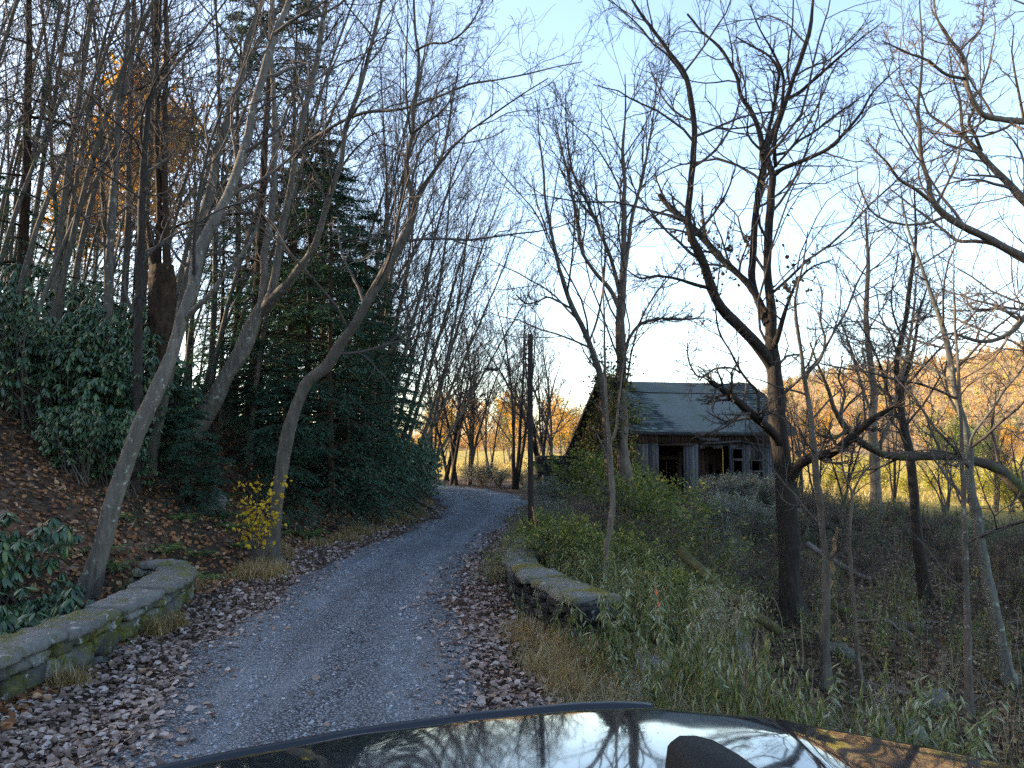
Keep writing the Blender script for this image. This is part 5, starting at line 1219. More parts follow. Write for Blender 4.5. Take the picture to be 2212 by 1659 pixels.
m, nt, b = newmat('rubber', .8, .2); setc(nt, b, (.012, .012, .012)); M['rubber'] = m
m, nt, b = newmat('lamp_glass', .08, .5); setc(nt, b, (.55, .58, .6)); M['lamp_glass'] = m
CXH, CZ = .15, 1.622
def hood_front(u): return float(np.interp(u + CXH, [-1.05, -.945, -.71, -.437, -.11, .2, .42, .745, .93, 1.1, 1.244, 1.35], [1.84, 1.90, 2.04, 2.18, 2.31, 2.39, 2.41, 2.31, 2.21, 2.1, 1.99, 1.9]))
def hood_pt(u, v):
    """u across (-1.05..1.05), v 0 at the windscreen, 1 at the nose"""
    y0 = .95 - .18 * abs(u) ** 2; y1 = hood_front(u); y = y0 + (y1 - y0) * v
    s = y1 - y; z = CZ + math.tan(math.radians(8.2)) * s - .045 * s * s - .006 * u * u - (.012 * max(0, v - .93) / .07 * 1.6 if v > .93 else 0)
    z += .018 * math.exp(-((abs(u) - .55) / .09) ** 2) * min(1, (1 - v) * 4)
    return np.array([CXH + u, y, z])
truck = thing('truck', (CXH, 0, 0), 'dark glossy vehicle bonnet mirroring bare trees and sky at the bottom edge of the view', 'truck')
o0 = np.array([CXH, 0, 0.])
def grid_mesh(nm, us, vs, f, mat, flip=False):
    V = np.array([[f(u, v) for u in us] for v in vs]) - o0; ix = np.arange(len(us) * len(vs)).reshape(len(vs), len(us))
    Q_ = np.stack([ix[:-1, :-1], ix[:-1, 1:], ix[1:, 1:], ix[1:, :-1]], -1).reshape(-1, 4); Q_ = Q_[:, ::-1] if flip else Q_
    return obj(nm, mesh(nm, V.reshape(-1, 3), Q_, mat, True), truck)
us = np.linspace(-1.15, 1.15, 64); vs = np.linspace(0, 1, 40)
grid_mesh('bonnet', us, vs, hood_pt, M['paint'])
# rolled front edge and trim
def lip(u, t):
    p = hood_pt(u, 1.0); a = t * PI * .62; return p + [0, .04 * math.sin(a), -.04 * (1 - math.cos(a))]
grid_mesh('bonnet_lip', us, np.linspace(0, 1, 8), lip, M['paint'])
G_ = Geo(); ul = np.linspace(-1.17, .28, 48); prof = [(.0, -.03), (.0, .008), (.01, .013), (.028, .012), (.038, -.01), (.042, -.06)]
V = []
for u in ul:
    f = min(1, (.29 - u) / .12) ** .5; p = hood_pt(u, 1.0)
    for a_, z_ in prof: V.append(p + [0, .002 + a_, z_ * (f if z_ > 0 else 1) + (.0)])
V = np.array(V) - o0; ix = np.arange(len(V)).reshape(len(ul), len(prof)); G_.add(V, np.stack([ix[:-1, :-1], ix[1:, :-1], ix[1:, 1:], ix[:-1, 1:]], -1).reshape(-1, 4)); obj('stone_guard', G_.mesh('stone_guard', M['trim'], True), truck)
# wings, nose, lamps, grille
for sgn in (-1, 1):
    def wing(s, t, sgn=sgn):
        v = s; p = hood_pt(sgn * 1.15, v); return p + [sgn * (.07 * math.sin(t * PI / 2)), -.02 * t * v, -.02 - .75 * t * t - .03 * t]
    grid_mesh('wing', np.linspace(0, 1, 14), np.linspace(0, 1, 12), wing, M['paint'], sgn > 0)
    G_ = Geo(); p = hood_pt(sgn * .9, 1.0) - o0; G_.box(p + [0, -.01, -.2], (.34, .12, .16), rz=-sgn * .3); obj('headlight', G_.mesh('headlight', M['lamp_glass']), truck)
def nose(u, t):
    p = hood_pt(u, 1.0); return p + [0, .03 - .03 * t, -.07 - .7 * t]
grid_mesh('front_panel', us, np.linspace(0, 1, 6), nose, M['paint'], False)
G_ = Geo()
for k in range(5): 
    for ua, ub in zip(np.linspace(-.55, .55, 9)[:-1], np.linspace(-.55, .55, 9)[1:]): G_.beam(hood_pt(ua, 1) + [0, .06, -.16 - .06 * k] - o0, hood_pt(ub, 1) + [0, .06, -.16 - .06 * k] - o0, .03, .025)
obj('grille', G_.mesh('grille', M['trim']), truck)
G_ = Geo()
for ua, ub in zip(np.linspace(-1, 1, 13)[:-1], np.linspace(-1, 1, 13)[1:]): G_.beam(hood_pt(ua, 1) + [0, .08, -.72] - o0, hood_pt(ub, 1) + [0, .08, -.72] - o0, .14, .2)
obj('bumper', G_.mesh('bumper', M['trim']), truck)
for sgn in (-1, 1):
    w_ = obj('wheel', None, truck) if False else None
    G_ = Geo(); G_.tube([[sgn * .72, 1.35, .42], [sgn * .74, 1.35, .42], [sgn * .96, 1.35, .42], [sgn * .98, 1.35, .42]], [.3, .42, .42, .3], 28); wh = obj('wheel', G_.mesh('wheel', M['rubber'], True), truck)
    G_ = Geo(); G_.tube([[sgn * .97, 1.35, .42], [sgn * .975, 1.35, .42]], [.27, .02], 20); obj('rim', G_.mesh('rim', M['lamp_glass'], True), wh)
# wiper knuckle on the cowl
def on_plane(px, py, z): D = (EYE - z) * F / (py - HZ); p = P(px, py, D); return p - o0
top = np.array([on_plane(px, py, 1.79) for px, py in ((1446, 1600), (1462, 1588), (1500, 1588), (1540, 1598), (1600, 1632), (1680, 1690), (1580, 1712), (1500, 1668))]); cen = top.mean(0); G_ = Geo(); V = []
for sc_, dz in ((1.16, -.1), (1.12, -.05), (1.05, -.012), (.97, -.002), (.9, .003)):
    V += [cen + (p - cen) * [sc_, sc_, 1] + [0, 0, dz] for p in top]
k = len(top); ix = np.arange(5 * k).reshape(5, k)
G_.add(V, np.stack([ix[:-1], np.roll(ix[:-1], -1, 1), np.roll(ix[1:], -1, 1), ix[1:]], -1).reshape(-1, 4)[:, ::-1], [[ix[4, 0], ix[4, i + 1], ix[4, i]] for i in range(1, k - 1)])
obj('wiper_cowl', G_.mesh('wiper_cowl', M['rubber']), truck)
# ------------------------------------------------------------------ fallen leaves
def spread(n, px0, px1, D0, D1, test=None, pw=1.0):
    px = RS.uniform(px0, px1, n); D = D0 + (D1 - D0) * RS.random(n) ** pw
    x = (px - CX) / F * D; y = D
    if test is not None: k = test(x, y); x, y = x[k], y[k]
    return x, y
def lay_leaves(name, x, y, size, mat, lift=.015, tilt=.35, tmpl=LEAF_CURL):
    z = hgt(x, y); d = road_dist(x, y); z = np.where(d < 1.9, np.maximum(z, .0), z)
    nv = nrm(ground_normal(x, y) + RS.normal(0, tilt, (len(x), 3)))
    s = RS.uniform(*size, len(x)); p = np.stack([x, y, z + lift + RS.uniform(0, .02, len(x))], -1)
    V, T = leafgeo(tmpl, p, basis(nv, RS.uniform(0, 6.28, len(x))), s)
    return tag(obj(name, mesh(name, V, T, mat)), kind='stuff')
M['leaf_pale'] = leafmat('leaf_pale', [(0, (.09, .062, .048)), (.3, (.19, .13, .105)), (.7, (.31, .23, .195)), (.93, (.44, .37, .34)), (1, (.3, .16, .06))], .1, .8)
M['leaf_rust'] = leafmat('leaf_rust', [(0, (.06, .027, .014)), (.4, (.17, .068, .026)), (.8, (.3, .135, .055)), (1, (.42, .27, .16))], .1, .8)
M['leaf_hollow'] = leafmat('leaf_hollow', [(0, (.05, .034, .02)), (.45, (.13, .082, .045)), (.8, (.22, .145, .075)), (.92, (.32, .25, .18)), (1, (.24, .19, .035))], .1, .8)
hwat = lambda x, y: np.interp(y, ROAD[:, 1], ROAD[:, 2])
def t_sh(x, y):
    d = road_dist(x, y) - hwat(x, y); return (d > RS.normal(-.05, .2, len(x))) & (d < 1.7 + RS.normal(0, .3, len(x)))
x, y = spread(80000, 0, 1500, 3, 30, t_sh, 1.5); lay_leaves('fallen_leaves', x, y, (.028, .09), M['leaf_pale'])
def t_road(x, y): d = road_dist(x, y); return d < hwat(x, y)
x, y = spread(320, 200, 1150, 4, 30, t_road, 1.3); p_ = lay_leaves('fallen_leaves', x, y, (.04, .08), M['leaf_pale'], .045)
def t_left(x, y): d = road_dist(x, y); return (d > 2.5) & is_left(x, y)
x, y = spread(50000, -700, 1000, 6, 34, t_left, 1.2); lay_leaves('fallen_leaves', x, y, (.05, .11), M['leaf_rust'], .015, .45)
def t_right(x, y): d = road_dist(x, y); return (d > 2.4) & ~is_left(x, y)
x, y = spread(46000, 1150, 2350, 5, 36, t_right, 1.1); lay_leaves('fallen_leaves', x, y, (.045, .10), M['leaf_hollow'], .015, .5)

# ------------------------------------------------------------------ grasses
def blades(name, x, y, h, w, mat, bend=(.3, 1.1), z=None):
    n = len(x); z = hgt(x, y) if z is None else z
    az = RS.uniform(0, 6.28, n); H_ = RS.uniform(*h, n); W_ = RS.uniform(*w, n); b_ = RS.uniform(*bend, n)
    d = np.stack([np.cos(az), np.sin(az), 0 * az], -1); s = np.stack([-np.sin(az), np.cos(az), 0 * az], -1)
    p = np.stack([x, y, z - .02], -1); V = []
    for t, ww in ((0, 1), (.35, .9), (.7, .6), (1, .05)):
        c = p + d * (b_ * H_ * t ** 2 * .8)[:, None] + np.array([0, 0, 1.]) * (H_ * (t - .45 * b_ * t * t))[:, None]
        V += [c - s * (W_ * ww / 2)[:, None], c + s * (W_ * ww / 2)[:, None]]
    V = np.stack(V, 1).reshape(-1, 3); k = np.arange(n)[:, None, None] * 8
    Q_ = (np.array([[0, 1, 3, 2], [2, 3, 5, 4], [4, 5, 7, 6]])[None] + k).reshape(-1, 4)
    return tag(obj(name, mesh(name, V, Q_, mat)), kind='stuff')
def clumped(n, cl, px0, px1, D0, D1, test, sd=.12):
    cx, cy = spread(cl, px0, px1, D0, D1, test); k = RS.integers(0, len(cx), n)
    return cx[k] + RS.normal(0, sd, n), cy[k] + RS.normal(0, sd, n)
M['grass_gold'] = leafmat('grass_gold', [(0, (.13, .08, .025)), (.4, (.26, .165, .05)), (.8, (.36, .26, .12)), (1, (.46, .40, .28))], .3, .8)
M['grass_frost'] = leafmat('grass_frost', [(0, (.12, .10, .045)), (.35, (.26, .205, .095)), (.75, (.38, .33, .21)), (1, (.17, .19, .08))], .25, .8)
def t_vl(x, y): d = road_dist(x, y) - hwat(x, y); return (d > .75) & (d < 1.9) & is_left(x, y) & (y > 11.8)
def t_vr(x, y): d = road_dist(x, y) - hwat(x, y); return (d > .8) & (d < 2.2) & ~is_left(x, y) & (y > 13.6)
x, y = clumped(9000, 420, 300, 1000, 11.8, 34, t_vl); blades('dry_grass', x, y, (.12, .38), (.006, .014), M['grass_gold'])
x, y = clumped(6000, 260, 1000, 1160, 13.4, 32, t_vr); blades('dry_grass', x, y, (.15, .42), (.007, .015), M['grass_frost'])
def t_fr(x, y): d = road_dist(x, y) - hwat(x, y); return (d > .85) & (d < 4.4) & ~is_left(x, y) & (x < 3.6)
x, y = clumped(15000, 420, 1000, 2000, 4.6, 9.6, t_fr, .13); blades('dry_grass', x, y, (.12, .42), (.004, .009), M['grass_frost'], (.4, 1.7))
x, y = clumped(5000, 150, 980, 1400, 7.6, 10.2, t_fr, .1); blades('dry_grass', x, y, (.15, .42), (.004, .009), M['grass_gold'], (.3, 1.3))
def t_wl(x, y): return (x > -4.6) & (x < -4.3) & (y > 3.5) & (y < 12.2)
x, y = clumped(2000, 80, 0, 480, 4.5, 12, t_wl, .09); blades('dry_grass', x, y, (.1, .34), (.005, .009), M['grass_gold'])
M['meadow'] = leafmat('meadow', [(0, (.22, .17, .04)), (.4, (.38, .28, .07)), (.8, (.5, .38, .15)), (1, (.55, .47, .26))], .35, .8)
x, y = spread(16000, 880, 2400, 48, 125, lambda x, y: ((x > 24) | (y > 70)) & (road_dist(x, y) > 4), .8); blades('meadow_grass', x, y, (.35, .9), (.03, .08), M['meadow'], (.1, .8))

# ------------------------------------------------------------------ weeds
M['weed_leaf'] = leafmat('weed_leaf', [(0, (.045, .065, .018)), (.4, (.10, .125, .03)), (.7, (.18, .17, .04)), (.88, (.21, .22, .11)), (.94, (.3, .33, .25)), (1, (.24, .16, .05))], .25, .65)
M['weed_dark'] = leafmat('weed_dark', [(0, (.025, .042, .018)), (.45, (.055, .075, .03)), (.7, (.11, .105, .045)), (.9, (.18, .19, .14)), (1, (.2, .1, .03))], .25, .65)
M['weed_stem'] = plainmat('weed_stem', (.15, .13, .07), .85)
M['frost_leaf'] = leafmat('frost_leaf', [(0, (.09, .11, .07)), (.4, (.17, .20, .15)), (.8, (.29, .32, .27)), (1, (.24, .16, .1))], .2, .7)
M['shrub_green'] = leafmat('shrub_green', [(0, (.055, .085, .015)), (.5, (.125, .16, .03)), (.85, (.23, .24, .045)), (1, (.4, .32, .06))], .4, .55)
M['shrub_mix'] = leafmat('shrub_mix', [(0, (.05, .08, .02)), (.5, (.11, .14, .04)), (.8, (.22, .21, .07)), (1, (.36, .26, .05))], .4, .55)
M['yellow_leaf'] = leafmat('yellow_leaf', [(0, (.40, .23, .01)), (.6, (.58, .38, .015)), (1, (.66, .48, .04))], .4)
def weed_proto(nm, h, seed, stems=4, leafn=12, ll=.13, droop=.9, mat=None, spread_=.28, wide=.36, stemr=.004):
    rng = np.random.default_rng(seed); root = thing(nm, (0, 0, -50), None, None); n = 8; q = np.linspace(0, 1, n)
    S = []
    for i in range(stems):
        a = rng.uniform(0, 6.28); hh = h * rng.uniform(.65, 1.1); l = spread_ * rng.uniform(.3, 1.3)
        S.append(np.stack([math.cos(a) * (l * q ** 1.6 * hh + .04), math.sin(a) * (l * q ** 1.6 * hh + .04), hh * (q - .16 * l * q ** 3) - .05], -1) + rng.normal(0, .008, (n, 3)))
    S = np.array(S); V, Q_ = tubes([(S, np.repeat((stemr * (1 - .6 * q))[None], stems, 0), 4)]); obj('stems', mesh('stems', V, [Q_], M['weed_stem']), root)
    k = np.repeat(np.arange(stems), leafn); t = np.tile(np.linspace(.25, 1, leafn), stems) + rng.normal(0, .02, stems * leafn); t = np.clip(t, .1, 1)
    f = t * (n - 1); i0 = np.clip(f.astype(int), 0, n - 2); w = (f - i0)[:, None]; p = S[k, i0] * (1 - w) + S[k, i0 + 1] * w
    az = np.tile(np.arange(leafn) * 2.4, stems) + rng.normal(0, .4, len(k)); dz = -droop * rng.uniform(.4, 1.6, len(k))
    d = nrm(np.stack([np.cos(az), np.sin(az), dz], -1)); up = nrm(np.stack([np.cos(az) * .6, np.sin(az) * .6, 1 + 0 * az], -1) + rng.normal(0, .25, (len(k), 3)))
    ln = ll * rng.uniform(.6, 1.25, len(k)) * (1.15 - .5 * t)
    V, T = leafgeo(LEAF_LONG, p, frames(d, up), np.stack([ln, ln * wide / .36 * .9, ln], -1)); obj('foliage', mesh('foliage', V, T, mat or M['weed_leaf'], True), root)
    return root
M['weed_frost'] = leafmat('weed_frost', [(0, (.06, .085, .025)), (.4, (.12, .145, .045)), (.75, (.19, .21, .1)), (.93, (.3, .33, .24)), (1, (.25, .18, .05))], .25, .65)
w_protos = [weed_proto('weed', .85, 501, 5, 20, .12, 1.3, None, .28, .26), weed_proto('weed', 1.0, 502, 4, 24, .14, 2.0, None, .3, .24), weed_proto('weed', .65, 503, 6, 16, .085, .8, None, .3, .3), weed_proto('weed', .75, 504, 6, 22, .085, .35, M['frost_leaf'], .4, .2),
            weed_proto('weed', 1.15, 505, 3, 36, .15, .5, M['weed_frost'], .4, .24)]
PROTOS += w_protos
def weed_at(px, D, k, sc_, lab, grp):
    x = XP(px, D); copy_tree(w_protos[k], (x, D, hz(x, D)), RS.uniform(0, 6.28), sc_, lab, grp)
for i in range(90):
    px = RS.uniform(1250, 2230); D = RS.uniform(5.3, 8.6) if px < 1560 else RS.uniform(5.2, 8.0); x = XP(px, D)
    if road_dist(np.array([x]), np.array([D]))[0] < 2.7: continue
    k = RS.choice([0, 1, 2, 3], p=[.3, .35, .2, .15]); weed_at(px, D, k, RS.uniform(.6, .95), 'frosted green weed with limp hanging leaves along the near road edge', 'frosted weeds along the near road edge')
for px, D, k, s in [(1590, 6.8, 1, 1.0), (1700, 6.6, 1, .85), (1880, 7.2, 1, 1.2), (1905, 6.9, 0, 1.0), (1960, 6.6, 4, .95), (2030, 6.6, 4, 1.05), (2060, 6.3, 4, .9), (2180, 6.4, 4, 1.1), (2225, 6.2, 4, 1.0), (1640, 6.4, 1, .9), (1750, 6.6, 4, .8), (1820, 6.4, 1, .9), (1930, 7.4, 4, 1.0), (2000, 7.2, 1, 1.1), (2090, 7.0, 4, 1.0), (2140, 6.0, 1, .9), (1530, 7.0, 4, .8), (1420, 7.6, 1, .9), (1350, 7.8, 1, .7), (1480, 7.4, 1, 1.1)]:
    weed_at(px, D, k, s, 'tall frosted weed arching above the low ones by the bonnet', 'tall arching weeds by the bonnet')
for i in range(40):
    px, D = RS.uniform(1320, 1580), RS.uniform(8.6, 12.5); weed_at(px, D, RS.choice([0, 1, 2, 4]), RS.uniform(.75, 1.15), 'dense green weed on the bank between the mossy wall and the log', 'weeds on the bank by the mossy wall')
for px, D in [(1165, 12.6), (1215, 11.4), (1262, 10.2), (1130, 10.4), (1180, 9.6), (1220, 9.2), (1245, 8.9)]:
    weed_at(px, D, RS.choice([0, 1, 3]), RS.uniform(.55, .8), 'straggling weed hanging against the crumbling mossy wall', 'weeds hugging the mossy wall')
# thick growth further off: too many to count
def mass(name, protos_VF, x, y, sc_, mat):
    VV, FF, off = [], [], 0; k = RS.integers(0, len(protos_VF), len(x))
    for i, (v, f) in enumerate(protos_VF):
        s = k == i; n = s.sum()
        if not n: continue
        yaw = RS.uniform(0, 6.28, n); R = basis(np.tile([0, 0, 1.], (n, 1)) + RS.normal(0, .12, (n, 3)), yaw)
        V, T = scatter(v, f, np.stack([x[s], y[s], hgt(x[s], y[s])], -1), R, RS.uniform(*sc_, n)); VV.append(V); FF.append(T + off); off += len(V)
    return tag(obj(name, mesh(name, np.concatenate(VV), [np.concatenate(FF)], mat)), kind='stuff')
def vf(o):
    for c in o.children:
        if c.name.startswith('foliage'):
            me = c.data; v = np.empty(len(me.vertices) * 3); me.vertices.foreach_get('co', v); f = np.empty(len(me.loops), dtype=np.int32); me.loops.foreach_get('vertex_index', f); return v.reshape(-1, 3), f.reshape(-1, 3)
wv = [vf(o) for o in w_protos]
offroad = lambda x, y: (road_dist(x, y) > 3.0) & ~is_left(x, y) & ((y > 15.5) | (x > .3 + .5 * np.maximum(0, 13 - y)))
x, y = spread(900, 1140, 1560, 9.5, 24, offroad); mass('undergrowth', [wv[0], wv[2], wv[4]], x, y, (.6, 1.1), M['weed_leaf'])
x, y = spread(420, 1130, 1620, 17, 38, offroad); mass('undergrowth', [wv[3], wv[2]], x, y, (.8, 1.5), M['frost_leaf'])
M['stalk'] = leafmat('stalk', [(0, (.07, .05, .03)), (.5, (.17, .12, .065)), (1, (.33, .27, .17))], .1, .9)
x, y = clumped(4200, 500, 1140, 1620, 8.4, 30, offroad, .25); blades('dead_stalks', x, y, (.5, 1.3), (.006, .013), M['stalk'], (.05, .7))
x, y = clumped(1700, 260, 1560, 2330, 9, 34, offroad, .3); blades('dead_stalks', x, y, (.4, 1.2), (.006, .014), M['stalk'], (.05, .9))
x, y = clumped(2200, 200, 1300, 2330, 5.2, 9, lambda x, y: (road_dist(x, y) > 2.9) & ~is_left(x, y), .2); blades('dead_stalks', x, y, (.3, .8), (.004, .007), M['stalk'], (.1, 1.2))
x, y = spread(150, 1560, 2330, 13, 24, offroad); mass('undergrowth', [wv[2], wv[0]], x, y, (.5, 1.0), M['weed_leaf'])
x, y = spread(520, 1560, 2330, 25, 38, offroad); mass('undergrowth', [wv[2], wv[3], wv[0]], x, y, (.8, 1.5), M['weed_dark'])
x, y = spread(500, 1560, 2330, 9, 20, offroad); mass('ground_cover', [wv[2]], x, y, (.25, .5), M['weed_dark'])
x, y = spread(500, 1300, 2330, 4.9, 8, lambda x, y: (road_dist(x, y) > 2.9) & ~is_left(x, y)); mass('ground_cover', [wv[2], wv[3], wv[0]], x, y, (.25, .5), M['weed_leaf'])
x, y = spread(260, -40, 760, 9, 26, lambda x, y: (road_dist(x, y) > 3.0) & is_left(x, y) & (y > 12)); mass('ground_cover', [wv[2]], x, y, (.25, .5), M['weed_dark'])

# plumes gone to seed
M['seed'] = leafmat('seed', [(0, (.14, .11, .08)), (.6, (.25, .21, .16)), (1, (.38, .34, .29))], .2, .9)
def plume_proto(seed):
    rng = np.random.default_rng(seed); root = thing('seed_plume', (0, 0, -50), None, None); G_ = Geo(); pts = []
    for i in range(6):
        a = rng.uniform(0, 6.28); l = rng.uniform(.1, .4); hh = rng.uniform(.8, 1.15); q = np.linspace(0, 1, 8)
        c = np.stack([math.cos(a) * l * q ** 2, math.sin(a) * l * q ** 2, hh * q - .05], -1); G_.tube(c, .004 * (1 - .5 * q), 4)
        for j in range(9):
            t = rng.uniform(.68, 1); p = c[-1] * (t - .68) / .32 + c[5] * (1 - (t - .68) / .32); e = rng.normal(0, .05, 3) + [0, 0, -.01]
            pts.append(p + np.outer(np.linspace(0, 1, 12), e * 1.4) + rng.normal(0, .012, (12, 3)))
    obj('stems', G_.mesh('stems', M['weed_stem']), root); pts = np.concatenate(pts)
    V, T = leafgeo(LEAF_FLAT, pts, basis(rng.normal(0, 1, pts.shape), rng.uniform(0, 6, len(pts))), rng.uniform(.014, .026, len(pts))); obj('seed_foliage', mesh('seed_foliage', V, T, M['seed']), root); return root
pl = [plume_proto(511), plume_proto(512)]; PROTOS += pl
for px, D, s, lab in [(1545, 9.6, 1.25, 'pale fluffy seed plumes nodding above the mossy log'), (1520, 9.9, 1.1, 'pale fluffy seed plumes behind the nodding ones over the log'), (1895, 9.6, 1.0, 'bleached seed plumes in the hollow by the rounded pale rock'), (1925, 10.2, .9, 'lower bleached seed plumes beyond the rounded pale rock'), (2010, 11.5, .8, 'small bleached seed plume leaning by the pole like stem'), (1500, 8.6, .9, 'frosty seed plume low among green weeds')]:
    x = XP(px, D); copy_tree(pl[int(px) % 2], (x, D, hz(x, D)), px, s, lab)

# ------------------------------------------------------------------ shrubs and brush
def shrub_proto(nm, rx, h, seed, leafn, ls, mat, stems=26, twm=None, shape=1.0):
    rng = np.random.default_rng(seed); root = thing(nm, (0, 0, -50), None, None); n = 9; q = np.linspace(0, 1, n)
    S = []
    for i in range(stems):
        a = rng.uniform(0, 6.28); l = rx * rng.uniform(.2, 1.05); hh = h * rng.uniform(.55, 1.05) * (1 - .3 * l / rx)
        S.append(np.stack([math.cos(a) * l * q ** 1.4, math.sin(a) * l * q ** 1.4, hh * np.sin(q * (1.3 + .5 * rng.random())) - .08], -1) + rng.normal(0, .02, (n, 3)) + [rng.normal(0, .12), rng.normal(0, .12), 0])
    S = np.array(S); R0 = np.repeat((.014 * (1 - .75 * q))[None], stems, 0)
    lv = twig_levels((S, R0), rng, [dict(K=7, t0=.25, ang=42, ratio=.38, fall=.4, up=.03, wig=.12, n=6, rr=.6, rmin=.004, rmax=.01, rtip=.5), dict(K=4, t0=.2, ang=40, ratio=.5, fall=.3, up=.0, wig=.15, n=4, rr=.7, rmin=.003, rmax=.006, rtip=.6)])
    V, Q_ = tubes([(S, R0, 5)] + [(p, r, 3) for p, r in lv]); obj('stems', mesh('stems', V, [Q_], twm or M['twig']), root)
    if leafn:
        src = lv[1][0]; k = rng.integers(0, len(src), leafn); p = src[k, rng.integers(0, 4, leafn)] + rng.normal(0, .05, (leafn, 3))
        V, T = leafgeo(LEAF_FLAT, p, basis(nrm(rng.normal(0, .7, p.shape) + [0, 0, .7]), rng.uniform(0, 6.28, leafn)), rng.uniform(*ls, leafn)); obj('foliage', mesh('foliage', V, T, mat), root)
    return root
sh = [shrub_proto('shrub', 1.5, 2.2, 601, 4200, (.035, .12), M['shrub_green']), shrub_proto('shrub', 1.6, 1.6, 602, 3600, (.03, .11), M['shrub_mix']),
      shrub_proto('frosty_brush', 1.4, 1.5, 603, 2600, (.04, .09), M['frost_leaf'], twm=M['twig_light']), shrub_proto('bare_brush', 1.2, 1.6, 604, 500, (.04, .08), M['dead_leaf'])]
PROTOS += sh
for px, D, k, s, lab in [
    (1285, 27.5, 0, 1.3, 'bright yellow green shrub growing at the foot of the vine covered barn end'),
    (1372, 25.5, 0, 1.2, 'green shrub at the foot of the pale twin stemmed tree'),
    (1425, 24, 0, 1.35, 'spreading yellow green shrub before the dark barn doorway'),
    (1330, 22, 0, 1.05, 'low green shrub behind the slender sapling'),
    (1445, 20, 1, 1.35, 'rounded green shrub under the dark arching bough'),
    (1505, 19, 1, 1.1, 'low green shrub nearest the big dark trunk'),
    (1390, 17.5, 1, .8, 'green shrub among the weeds below the spreading ones'),
    (1475, 15.5, 1, .7, 'small leafy shrub by the upper end of the mossy log'),
    (1250, 24, 1, .7, 'small shrub with yellow leaves between old pole and sapling')]:
    copy_tree(sh[k], place_px(px, D), RS.uniform(0, 6), s, lab, 'green shrubs before the barn')
for i in range(16):
    px, D = RS.uniform(1180, 1540), RS.uniform(10.5, 19)
    if not offroad(np.array([XP(px, D)]), np.array([D]))[0]: continue
    copy_tree(sh[i % 2], place_px(px, D), RS.uniform(0, 6), RS.uniform(.4, .7), 'low leafy shrub among the weeds beyond the crumbling wall', 'low shrubs among the weeds')
for i, (px, D, s, lab) in enumerate([(1045, 49, 1.15, 'bluish frosty brush mound in the road bend'), (1078, 50, 1.0, 'smaller frosty brush behind the road bend'), (1130, 46, .9, 'frosty brush beside the vase shaped clump of stems'), (1015, 53, 1.0, 'far frosty brush among the roadside stems'),
        (1180, 31, .8, 'frosty grey brush before the ruined stone wall'), (1215, 28, .8, 'frosty grey brush left of the bright shrub'), (1180, 22, .65, 'low frosty brush close behind the old pole'), (1235, 20, .7, 'low frosty brush between pole and sapling'),
        (1530, 36, .8, 'frost whitened brush in front of the barn doorway'), (1590, 35.5, .85, 'frost whitened brush before the narrow barn door'), (1650, 35, .9, 'frost whitened brush under the small barn window'), (1560, 30, .9, 'pale brush around the heap of fallen boards'), (1660, 29, .9, 'pale brush beside the big dark trunk')]):
    copy_tree(sh[2], place_px(px, D), RS.uniform(0, 6), s, lab, 'frosty brush')
for i in range(14):
    px, D = RS.uniform(1190, 1560), RS.uniform(14.5, 25)
    if offroad(np.array([XP(px, D)]), np.array([D]))[0]: copy_tree(sh[3], place_px(px, D), RS.uniform(0, 6), RS.uniform(.7, 1.15), 'bare twiggy brush poking out among the green shrubs', 'bare brush among the green shrubs')
for i in range(34):
    px, D = RS.uniform(1620, 2260), RS.uniform(18, 34); copy_tree(sh[3], place_px(px, D), RS.uniform(0, 6), RS.uniform(.4, .85), 'leafless brush in the shaded hollow before the meadow', 'leafless brush in the hollow')

# yellow leaved sapling at the verge
r_ = thing('yellow_sapling', at_ground(556, 15.6), 'small sapling hung with bright yellow leaves at the foot of the crooked trunk', 'sapling'); rng = np.random.default_rng(8)
b0 = np.array(at_ground(556, 15.6)); tips = [P(px, py, 15.5 + rng.normal(0, .15)) - b0 for px, py in [(522, 1050), (560, 1040), (612, 1035), (545, 1080), (590, 1072), (530, 1105), (575, 1100), (550, 1125), (615, 1110), (520, 1140), (590, 1135)]]
G_ = Geo(); lp = []
for t in tips:
    q = np.linspace(0, 1, 8)[:, None]; c = (1 - q) ** 2 * np.zeros(3) + 2 * q * (1 - q) * (t * [.35, .35, .8] + rng.normal(0, .05, 3)) + q * q * t; G_.tube(c, .009 * (1 - .6 * q[:, 0]), 5); lp.append(c[rng.integers(3, 8, 26)] + rng.normal(0, .09, (26, 3)) * [1.2, .8, .45])
obj('stems', G_.mesh('stems', M['twig']), r_); lp = np.concatenate(lp)
V, T = leafgeo(LEAF_FLAT, lp, basis(nrm(rng.normal(0, .6, lp.shape) + [0, -.5, .6]), rng.uniform(0, 6, len(lp))), rng.uniform(.07, .12, len(lp))); obj('foliage', mesh('foliage', V, T, M['yellow_leaf']), r_)

